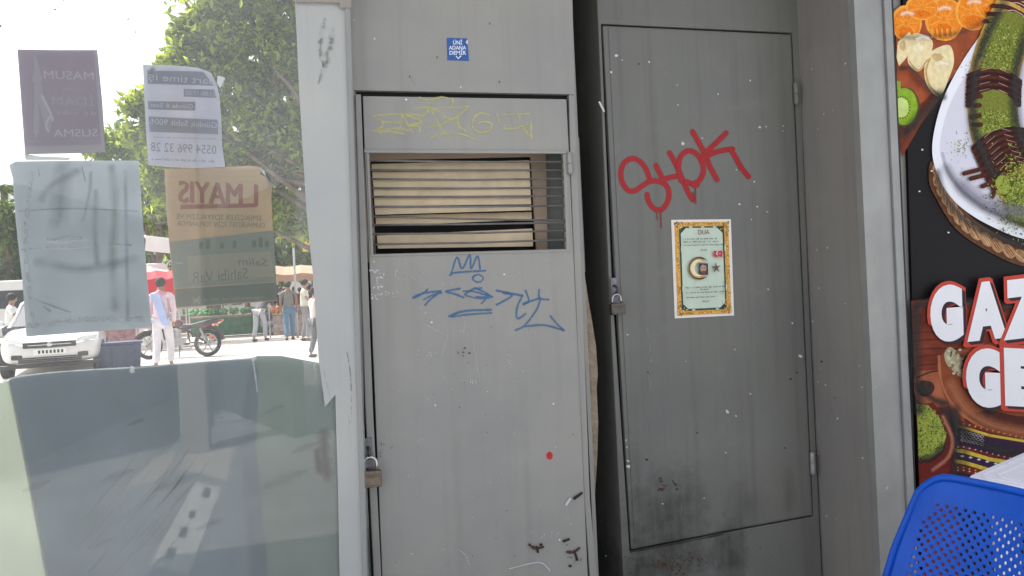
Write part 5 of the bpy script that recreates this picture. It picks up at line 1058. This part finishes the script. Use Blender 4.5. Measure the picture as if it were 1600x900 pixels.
# ---- the white car
def car(loc, yaw, label):
    root = empty('parked_car', (loc[0], loc[1], 0), label, 'car'); root.rotation_euler = (0, 0, yaw)
    wp = mat('car_white', (.72, .71, .70, 1), .25, var=.03, vscale=1, coat=.6); gd = mat('car_glass', (.05, .06, .07, 1), .08); bk2 = mat('car_black', (.03, .03, .032, 1), .5); ch2 = mat('car_chrome', (.6, .6, .6, 1), .18, .9); hl = mat('headlamp', (.75, .78, .80, 1), .1, .2)
    # stations along +Y forward (front at y=2.15): y, half width, belt/hood z, sill z
    st = [(-2.15, .70, .82, .42), (-2.05, .80, .98, .30), (-1.6, .845, 1.0, .24), (-.6, .86, .97, .20), (.6, .86, .95, .20), (1.1, .85, .92, .22), (1.65, .83, .84, .24), (1.98, .77, .74, .26), (2.12, .66, .64, .30), (2.17, .50, .56, .36)]
    vs = []; n = 12
    for y, w_, zt, zb in st:
        h = zt-zb
        for (fx, fz) in ((0, 1.02), (.5, 1.015), (.86, .97), (.97, .80), (1, .55), (.985, .25), (.9, .02), (.5, 0), ): vs.append((fx*w_, y, zb+fz*h))
        for (fx, fz) in ((-.5, 0), (-.9, .02), (-.985, .25), (-1, .55), (-.97, .80), (-.86, .97), (-.5, 1.015)): vs.append((fx*w_, y, zb+fz*h))
    n = 15; fs = [(i*n+k, i*n+(k+1) % n, (i+1)*n+(k+1) % n, (i+1)*n+k) for i in range(len(st)-1) for k in range(n)]+[tuple(range(n))[::-1], tuple(range((len(st)-1)*n, len(st)*n))]
    b = MB(); b.mesh(vs, fs, wp, True); bo_ = b.build('body', root, local=True, weld=True); q = bo_.modifiers.new('s', 'SUBSURF'); q.levels = q.render_levels = 2
    g = MB(); gs = [(-1.5, .66, .98, 1.0), (-1.05, .60, .97, 1.36), (-.2, .58, .96, 1.43), (.35, .60, .95, 1.36), (1.05, .68, .93, .95)]; vs = []
    for y, w_, z0, z1 in gs: vs += [(-w_-.10, y, z0), (-w_, y, z1), (w_, y, z1), (w_+.10, y, z0)]
    g.mesh(vs, [(i*4+k, i*4+k+1, i*4+4+k+1, i*4+4+k) for i in range(4) for k in range(3)]+[(0, 1, 2, 3), (19, 18, 17, 16)], gd, False); g.build('windows', root, local=True)
    rf = MB(); rf.mesh([(-.55, -.98, 1.375), (.55, -.98, 1.375), (.56, -.2, 1.445), (-.56, -.2, 1.445), (.55, .30, 1.385), (-.55, .30, 1.385)], [(0, 1, 2, 3), (3, 2, 4, 5)], wp); ro = rf.build('roof', root, local=True); ro.modifiers.new('s', 'SOLIDIFY').thickness = .02
    for s in (-1, 1):
        pp = MB(); pp.tube([(.69*s, 1.02, .95), (.60*s, .34, 1.38), (.585*s, -.2, 1.44), (.62*s, -1.05, 1.37), (.70*s, -1.5, 1.0)], .028, wp, 8); pp.build('pillar', root, local=True)
        m_ = MB(); m_.ball((.93*s, .80, 1.0), .10, .06, .075, wp, 12, 8); m_.build('mirror', root, local=True)
        h_ = MB(); h_.mesh([(.40*s, 2.16, .63), (.72*s, 2.0, .66), (.76*s, 1.93, .74), (.60*s, 2.04, .74), (.42*s, 2.13, .69)], [(0, 1, 2, 3, 4) if s > 0 else (4, 3, 2, 1, 0)], hl); h_.build('headlight', root, local=True).modifiers.new('s', 'SOLIDIFY').thickness = .03
        f_ = MB(); f_.tube([(.58*s, 2.10, .40), (.58*s, 2.15, .40)], .055, hl, 14); f_.build('fog_lamp', root, local=True)
        for y in (-1.35, 1.32):
            w_ = MB(); w_.tube([(.66*s, y, .31), (.86*s, y, .31)], .31, M_rubber, 24); ww = w_.build('wheel', root, local=True, bevel=.02)
            r_ = MB(); r_.tube([(.861*s, y, .31), (.872*s, y, .31)], .19, ch2, 18); rr_ = r_.build('rim', ww, local=True)
    for s in (-1, 1):
        v_ = MB(); v_.box(.52*s-.09, .52*s+.09, 2.105, 2.165, .36, .45, bk2); v_.build('fog_recess', root, local=True, bevel=.02)
    bd_ = MB(); bd_.tube([(0, 2.186, .612), (0, 2.204, .612)], .045, ch2, 16); bd_.build('badge', root, local=True)
    gr = MB(); gr.box(-.42, .42, 2.165, 2.185, .56, .665, bk2)
    gr.build('grille', root, local=True, bevel=.01); lo = MB()
    for z in (.30, .335, .37): lo.box(-.5, .5, 2.12, 2.19, z, z+.02, bk2)
    lo.build('lower_grille', root, local=True); cb = MB(); cb.box(-.34, .34, 2.185, 2.195, .605, .62, ch2); cb.build('chrome_bar', root, local=True)
    pl_ = MB(); pl_.box(-.26, .26, 2.19, 2.20, .43, .54, mat('plate_white', (.8, .8, .8, 1), .5)); pl_.build('number_plate', root, local=True, bevel=.004)
    pb = MB()
    for k in range(7): pb.box(-.21+k*.06, -.175+k*.06, 2.2005, 2.203, .455, .515, bk2)
    pb.build('plate_characters', root, local=True)
    bu = MB(); bu.box(-.80, .80, 2.02, 2.10, .20, .27, bk2); bu.build('skirt', root, local=True, bevel=.02)
    wz = MB(); wz.tube([(-.5, 1.06, .955), (.05, .93, .99)], .008, bk2, 6); wz.tube([(.0, 1.07, .955), (.5, .93, .99)], .008, bk2, 6); wz.build('wiper', root, local=True)
    return root
p = at(92, 520, 15.6); car((p.x, p.y), face_cam(p, R(-4)), 'white parked car facing the window below the large grey poster')
# ---- minibus
def van(loc, yaw, label):
    root = empty('minibus', (loc[0], loc[1], 0), label, 'van'); root.rotation_euler = (0, 0, yaw); wp = MATS['car_white']; gd = MATS['car_glass']
    pr = [(-2.6, .35), (-2.6, 1.9), (-2.4, 2.25), (1.4, 2.3), (1.9, 2.1), (2.3, 1.35), (2.75, 1.15), (2.8, .4)]
    b = MB(); b.prism([(-.95, y, z) for y, z in pr], [(.95, y, z) for y, z in pr], wp); b.build('body', root, local=True, bevel=.08)
    for s in (-1, 1):
        for y0, y1 in ((-2.35, -1.25), (-1.15, -.1), (0, 1.0), (1.1, 1.75)):
            g = MB(); g.box(.945*s, .965*s, y0, y1, 1.35, 1.95, gd) if s > 0 else g.box(-.965, -.945, y0, y1, 1.35, 1.95, gd); g.build('side_window', root, local=True, bevel=.03)
        for y in (-1.6, 1.8):
            w_ = MB(); w_.tube([(.72*s, y, .36), (.97*s, y, .36)], .36, M_rubber, 20); w_.build('wheel', root, local=True, bevel=.02)
        h = MB(); h.box(.62*s-.16, .62*s+.16, 2.76, 2.82, .72, .92, MATS['headlamp']); h.build('headlight', root, local=True, bevel=.03)
    g = MB(); g.mesh([(-.82, 1.93, 2.06), (.82, 1.93, 2.06), (.86, 2.31, 1.38), (-.86, 2.31, 1.38)], [(0, 1, 2, 3)], gd); g.build('windscreen', root, local=True).modifiers.new('s', 'SOLIDIFY').thickness = .03
    return root
p = at(10, 470, 25.5); van((p.x, p.y), face_cam(p, R(78)), 'white minibus with dark side windows behind the person at far left')

# ---- motorcycle
def motorcycle(loc, yaw, label):
    root = empty('motorcycle', (loc[0], loc[1], 0), label, 'motorcycle'); root.rotation_euler = (0, 0, yaw)
    rub = M_rubber; chm = mat('moto_chrome', (.55, .55, .55, 1), .2, .9); fr2 = mat('moto_frame', (.04, .04, .045, 1), .4); tank = mat('moto_tank', (.10, .02, .03, 1), .2, coat=.5); seat_m = mat('moto_seat', (.05, .05, .055, 1), .6); silv = mat('moto_silver', (.42, .42, .43, 1), .35, .5)
    for y in (-.66, .68):                        # wheels: front at +Y
        w_ = MB(); w_.tube([(0, y+.27*math.cos(t), .31+.27*math.sin(t)) for t in [2*math.pi*k/28 for k in range(28)]], .042, rub, 10, closed=True); wo_ = w_.build('wheel', root, local=True)
        r_ = MB(); r_.tube([(0, y+.225*math.cos(t), .31+.225*math.sin(t)) for t in [2*math.pi*k/28 for k in range(28)]], .014, chm, 8, closed=True)
        for k in range(6): t = 2*math.pi*k/6; r_.tube([(0, y, .31), (0, y+.22*math.cos(t), .31+.22*math.sin(t))], .012, silv, 6)
        r_.tube([(-.06, y, .31), (.06, y, .31)], .05, silv, 12); r_.build('rim', wo_, local=True)
    f = MB()
    for pts, r in (([(0, .42, .88), (0, .1, .72), (0, -.2, .62), (0, -.25, .36)], .022), ([(0, .40, .80), (0, .32, .45), (0, .1, .28), (0, -.25, .32)], .020), ([(.06, -.2, .62), (.06, -.66, .31)], .02), ([(-.06, -.2, .62), (-.06, -.66, .31)], .02), ([(.09, -.3, .34), (.09, -.66, .31)], .018), ([(-.09, -.3, .34), (-.09, -.66, .31)], .018), ([(.08, -.15, .66), (.09, -.85, .80)], .016), ([(-.08, -.15, .66), (-.09, -.85, .80)], .016)): f.tube(pts, r, fr2, 8)
    f.build('frame', root, local=True)
    f = MB()
    for s in (-1, 1): f.tube([(.08*s, .68, .31), (.08*s, .46, .85)], [.022, .017], chm, 8)
    f.build('fork', root, local=True)
    f = MB(); f.tube([(-.34, .30, 1.02), (-.2, .38, 1.0), (0, .42, .94), (.2, .38, 1.0), (.34, .30, 1.02)], .013, fr2, 8); f.build('handlebar', root, local=True)
    for s in (-1, 1):
        f = MB(); f.tube([(.20*s, .38, 1.0), (.26*s, .40, 1.16)], .006, fr2, 6); f.ball((.27*s, .40, 1.20), .055, .015, .035, fr2, 10, 6); f.build('mirror', root, local=True)
        f = MB(); f.tube([(.05*s, -.64, .33), (.08*s, -.52, .66)], .028, silv, 8); f.build('shock_absorber', root, local=True)
        f = MB(); f.ball((.12*s, -.84, .72), .03, .035, .022, mat('indicator_orange', (.8, .3, .04, 1), .3), 8, 6); f.build('indicator', root, local=True)
    f = MB(); f.tube([(0, .50, .86), (0, .60, .86)], [.085, .095], chm, 16); f.tube([(0, .601, .86), (0, .606, .86)], .085, MATS['headlamp'], 16); f.build('headlight', root, local=True)
    f = MB(); f.ball((0, .14, .80), .13, .27, .12, tank, 16, 10); f.build('fuel_tank', root, local=True)
    f = MB(); f.mesh([(x*w_, y, z) for y, w_, z0, z1 in ((-.12, .10, .70, .78), (-.35, .14, .70, .77), (-.6, .13, .74, .83), (-.88, .09, .82, .90)) for x, z in ((-1, z0), (-1, z1-.02), (-.6, z1), (.6, z1), (1, z1-.02), (1, z0))], [(i*6+k, i*6+(k+1) % 6, (i+1)*6+(k+1) % 6, (i+1)*6+k) for i in range(3) for k in range(6)]+[(0, 1, 2, 3, 4, 5)[::-1], (18, 19, 20, 21, 22, 23)], seat_m, True); f.build('seat', root, local=True)
    f = MB(); f.prism([(-.10, -.55, .62), (-.10, -.95, .78), (-.10, -1.0, .86), (-.10, -.6, .76)], [(.10, -.55, .62), (.10, -.95, .78), (.10, -1.0, .86), (.10, -.6, .76)], tank); f.build('tail_fairing', root, local=True, bevel=.015)
    f = MB(); f.prism([(-.05, -1.0, .80), (-.05, -1.02, .84), (.05, -1.02, .84), (.05, -1.0, .80)], [(-.05, -.96, .80), (-.05, -.98, .84), (.05, -.98, .84), (.05, -.96, .80)], mat('tail_red', (.6, .02, .02, 1), .3)); f.build('tail_light', root, local=True)
    f = MB(); f.tube([(0, -.66+.36*math.cos(t), .31+.36*math.sin(t)) for t in [R(60+k*10) for k in range(12)]], .045, fr2, 8); f.build('rear_mudguard', root, local=True)
    f = MB(); f.tube([(0, .68+.34*math.cos(t), .31+.34*math.sin(t)) for t in [R(30+k*10) for k in range(12)]], .04, tank, 8); f.build('front_mudguard', root, local=True)
    f = MB(); f.box(-.12, .12, -.14, .22, .28, .46, silv); f.prism([(-.09, .02, .46), (.09, .02, .46), (.09, .18, .46), (-.09, .18, .46)], [(-.09, .08, .66), (.09, .08, .66), (.09, .22, .66), (-.09, .22, .66)], silv); f.build('engine', root, local=True, bevel=.02)
    f = MB(); f.tube([(.10, .22, .52), (.14, .34, .36), (.14, .2, .24), (.14, -.2, .25)], .02, chm, 8); f.tube([(.14, -.2, .25), (.15, -.85, .38)], [.035, .05], chm, 10); f.build('exhaust', root, local=True)
    f = MB(); f.tube([(-.08, -.05, .28), (-.22, -.10, .02)], .012, fr2, 6); f.build('kickstand', root, local=True)
    return root
p = at(277, 500, 17.2); m0 = motorcycle((p.x, p.y), face_cam(p, R(248)), 'dark motorcycle with red tank parked beside the walking person'); m0.rotation_euler[1] = R(5)

# ---- bins, cone, stalls, awnings
def crate_bin(px, py, w_, d_, h_, m, label, name='storage_bin', cat='bin', yaw=0.0):
    c = gpt(px, py); root = empty(name, c, label, cat); root.rotation_euler = (0, 0, yaw)
    b = MB(); b.prism([(-w_*.46, -d_*.46, 0), (w_*.46, -d_*.46, 0), (w_*.46, d_*.46, 0), (-w_*.46, d_*.46, 0)], [(-w_*.5, -d_*.5, h_), (w_*.5, -d_*.5, h_), (w_*.5, d_*.5, h_), (-w_*.5, d_*.5, h_)], m); b.build('body', root, .02, local=True)
    b = MB(); b.box(-w_*.53, w_*.53, -d_*.53, d_*.53, h_+.002, h_+.05, m); b.build('lid', root, .012, local=True)
    for k in range(4): b = MB(); x = -w_*.36+k*w_*.24; b.box(x-.012, x+.012, -d_*.5-.015, -d_*.5+.03, h_*.15, h_*.9, m); b.build('rib', root, .004, local=True)
crate_bin(186, 577, .82, .5, .50, mat('bin_navy', C(48, 62, 92), .5, var=.3, vscale=12), 'dark navy plastic bin standing beside the white car', yaw=.2)
cn = gpt(333, 534); root = empty('traffic_cone', cn, 'orange and white traffic cone behind the motorcycle', 'cone')
oc = mat('cone_orange', (.75, .16, .03, 1), .5); b = MB(); b.box(cn.x-.18, cn.x+.18, cn.y-.18, cn.y+.18, 0, .03, oc); b.build('base', root, .005)
b = MB(); b.tube([cn+Vector((0, 0, z)) for z in (.03, .25)], [.13, .095], oc, 20); b.tube([cn+Vector((0, 0, z)) for z in (.25, .38)], [.095, .065], mat('cone_white', (.8, .8, .8, 1), .5), 20); b.tube([cn+Vector((0, 0, z)) for z in (.38, .58)], [.065, .03], oc, 20); b.build('cone', root)
metalp = mat('pole_metal', (.45, .45, .45, 1), .4, .5)
def stall(px, dist, w_, hgt, col, label, goods, name='market_stall', tilt=.35, depth=2.0, flap=.25, stripe=None, gh=.75):
    c = at(px, hz(px), dist); c.z = 0; root = empty(name, c, label, 'stall'); yaw = math.atan2(c.y, c.x)-math.pi/2; root.rotation_euler = (0, 0, yaw)
    m = mat('canvas_'+'%02d%02d%02d' % tuple(int(x*99) for x in col[:3]), col, .8, var=.08, vscale=2, trans=.25)
    a = MB(); h2 = w_/2
    for i in range(8):
        x0, x1 = -h2+w_*i/8, -h2+w_*(i+1)/8; s0 = .03*math.sin(i*1.9); s1 = .03*math.sin((i+1)*1.9)
        a.face([(x0, -depth/2, hgt+s0), (x1, -depth/2, hgt+s1), (x1, depth/2, hgt+tilt+s1), (x0, depth/2, hgt+tilt+s0)], m); a.face([(x0, -depth/2, hgt-flap), (x1, -depth/2, hgt-flap+.03*(i % 2)), (x1, -depth/2, hgt+s1), (x0, -depth/2, hgt+s0)], (stripe if stripe and i % 2 else m))
    a.build('canopy', root, local=True)
    for sx in (-1, 1):
        for sy in (-1, 1): a = MB(); a.tube([(sx*h2*.96, sy*depth*.47, 0), (sx*h2*.96, sy*depth*.47, hgt+tilt/2+sy*tilt/2)], .025, metalp, 8); a.build('pole', root, local=True)
    a = MB(); a.box(-h2*.9, h2*.9, -depth*.3, depth*.3, gh-.06, gh, mat('stall_board', (.22, .17, .12, 1), .8, var=.2)); a.build('counter', root, .01, local=True)
    a = MB(); a.box(-h2*.88, h2*.88, -depth*.29, -depth*.27, .05, gh-.062, mat('stall_cloth_'+goods[2], goods[1], .9, var=.4, vscale=8)); a.build('front_cloth', root, local=True)
    rs = random.Random(int(px)); gm = [mat('goods_%s%d' % (goods[2], i), g, .7, var=.3, vscale=20) for i, g in enumerate(goods[0])]
    for i in range(int(w_/.34)):
        a = MB(); x = -h2*.85+i*.34
        for _ in range(16): a.ball((x+rs.uniform(-.10, .14), rs.uniform(-.45, .2), gh+.05+rs.uniform(0, .18)), .06, .06, .055, gm[i % len(gm)], 7, 5)
        a.build('goods_pile', root, local=True)
    return root
red = (.62, .02, .04, 1)
stall(246, 20.5, 1.1, 1.95, red, 'red canopy stall with pale top behind the person in pink', (((.6, .6, .6, 1),), (.7, .68, .66, 1), 'r'), 'red_kiosk', .25, 1.2, .85, None)
# pale gable roof above the red canopy
c = at(246, 470, 20.6); a = MB(); k = 20.6/F
a.prism([at(227, 392, 20.2), at(266, 396, 20.2), at(264, 372, 20.2), at(228, 368, 20.2)], [at(227, 392, 20.3), at(266, 396, 20.3), at(264, 372, 20.3), at(228, 368, 20.3)], mat('pale_signboard', (.70, .66, .66, 1), .7, var=.05)); tag(a.build('sign_board', None, .01), 'pale board standing above the red canopy', 'sign')
stall(360, 27, 3.0, 2.15, (.30, .24, .17, 1), 'market stall with green produce below the yellow poster', (((.08, .30, .10, 1), (.10, .34, .12, 1)), (.03, .13, .05, 1), 'g'))
stall(425, 29, 3.2, 2.2, (.28, .19, .13, 1), 'market stall with brown canopy and dark goods beneath the tree', (((.10, .08, .08, 1), (.25, .2, .18, 1), (.4, .38, .36, 1)), (.05, .05, .06, 1), 'd'))
stall(472, 25.5, 2.2, 2.05, (.42, .26, .17, 1), 'market stall with ochre canopy nearest the window post', (((.5, .16, .06, 1), (.5, .42, .10, 1), (.4, .4, .4, 1)), (.35, .28, .25, 1), 'o'))
stall(300, 31, 3.0, 2.1, (.50, .48, .46, 1), 'pale canopy market stall furthest back behind the yellow poster', (((.3, .28, .1, 1), (.15, .3, .1, 1)), (.2, .12, .1, 1), 'p'))
stall(165, 22, 3.4, 2.2, (.55, .45, .45, 1), 'pinkish canopy stall behind the white car and navy bin', (((.5, .2, .2, 1), (.5, .4, .4, 1)), (.42, .24, .24, 1), 'k'), gh=.8)
# yellow shop sign, grey pole, lamp, air conditioner
a = MB(); A = [at(473, 371, 32), at(500, 370, 32), at(500, 392, 32), at(473, 393, 32)]; a.prism(A, [v+Vector((0, .15, 0)) for v in A], mat('sign_yellow', (.80, .46, .05, 1), .5)); tag(a.build('shop_sign', None, .01), 'yellow shop sign high beside the window post', 'sign')
a = MB(); q = at(463, 480, 23.5); a.tube([(q.x, q.y, 0), (q.x, q.y, at(463, 330, 23.5).z)], .035, metalp, 10); tag(a.build('street_pole'), 'thin grey metal pole rising before the ochre canopy', 'pole')
cr = MB()
def sbag(px, py, r, m, label):
    c = gpt(px, py); b = MB(); b.ball((c.x, c.y, r*.8), r, r*.8, r*.9, m, 14, 10, .08); b.tube([(c.x, c.y, r*1.55), (c.x+.02, c.y, r*1.95)], [r*.2, r*.32], m, 8); tag(b.build('sack'), label, 'sack', 'sacks by the stalls')
wsack = mat('sack_white', (.72, .71, .70, 1), .7, var=.08, vscale=8)
sbag(462, 523, .30, wsack, 'white sack on the paving left of the cream shirted person'); sbag(473, 521, .26, mat('sack_grey', (.40, .38, .40, 1), .8, var=.2, vscale=8), 'grey sack on the paving beside the white sack')
crate_bin(390, 517, 1.1, .6, .42, mat('crate_black', (.06, .06, .07, 1), .6, var=.3, vscale=12), 'low black crate below the market stall', 'crate', 'crate')
crate_bin(352, 516, .7, .5, .45, mat('crate_green', (.04, .28, .09, 1), .6, var=.3, vscale=12), 'green crate behind the traffic cone', 'crate', 'crate')

# ================================================================== THE SIDE THE PHOTOGRAPHER STANDS ON (seen only mirrored in the glass)
def VG(px, py):                                  # ground point whose mirror image shows at this pixel
    p = onZ(px, py); return Vector((p.x, 2*YG-p.y, 0))
A_, B_, C_ = VG(-60, 768), VG(290, 612), VG(470, 684)
hm = mat('hoarding_green', (.05, .075, .07, 1), .7, var=.15, vscale=1.5)
for P_, Q_, lb in ((A_, B_, 'dark green hoarding behind the photographer on the left'), (B_, C_, 'dark green hoarding behind the photographer turning towards the kiosk')):
    d = (Q_-P_).normalized(); nn = Vector((-d.y, d.x, 0))*.06; h_ = MB(); h_.prism([P_-nn, Q_-nn, Q_+nn, P_+nn], [v+Vector((0, 0, 2.3)) for v in (P_-nn, Q_-nn, Q_+nn, P_+nn)], hm); tag(h_.build('hoarding', None, .01), lb, 'fence')
q = VG(308, 705); h_ = MB(); h_.box(q.x-.11, q.x+.11, q.y-.11, q.y+.11, 0, 3.0, mat('concrete_post', (.46, .43, .40, 1), .8, var=.12, vscale=5, bump=.3)); tag(h_.build('concrete_post', None, .012), 'square pale concrete post reflected in the lower film', 'post')
q = VG(345, 640); h_ = MB(); h_.tube([(q.x, q.y, 0), (q.x, q.y, 2.6)], .07, hm, 12); tag(h_.build('dark_post'), 'dark round post reflected beside the concrete post', 'post')
h_ = MB(); h_.face([VG(x, y)+Vector((0, 0, .006)) for x, y in ((285, 735), (292, 690), (368, 702), (352, 752))][::-1], mat('pale_slab', (.62, .56, .48, 1), .7, var=.1, vscale=6)); tag(h_.build('pavement_slab'), kind='structure')
h_ = MB(); wl = mat('slat_light_white', (.78, .78, .74, 1), .7, var=.1, vscale=9); dk = mat('slat_shade_dark', (.10, .10, .10, 1), .8)  # checkered strip painted on the ground in place of light falling through slats
S0, S1, S2, S3 = (236, 886), (292, 902), (345, 764), (305, 752)
def strip_quad(a0, a1, b0, b1, z, m):
    h_.face([VG(*q)+Vector((0, 0, z)) for q in (a0, a1, b1, b0)], m)
strip_quad((234, 884), (294, 902), (306, 754), (346, 764), .008, wl)
for (x, y, s) in ((266, 868, 9), (286, 834, 8), (300, 806, 6), (322, 772, 8)):
    strip_quad((x-s, y+s*.9), (x+s*.5, y+s*1.1), (x-s*.3, y-s), (x+s, y-s*.8), .012, dk)
strip_quad((370, 650), (392, 656), (388, 592), (406, 604), .008, wl)
for (x, y, s) in ((384, 640, 4), (390, 622, 4)): strip_quad((x-s, y+s), (x+s*.5, y+s*1.1), (x-s*.3, y-s), (x+s, y-s*.8), .012, dk)
tag(h_.build('slat_light_strip'), kind='structure')
h_ = MB(); h_.face([VG(x, y)+Vector((0, 0, .006)) for x, y in ((196, 766), (240, 718), (272, 706), (270, 728), (244, 752))][::-1], MATS['pale_slab']); tag(h_.build('pavement_slab'), kind='structure')
for px, py, lb in ((372, 625, 'thin dark post nearest the hoarding corner, right of the round post'), (330, 668, 'thin dark post close to the square concrete post')):
    q = VG(px, py); h_ = MB(); h_.tube([(q.x, q.y, 0), (q.x, q.y, 2.4)], .03, hm, 10); tag(h_.build('dark_post'), lb, 'post')
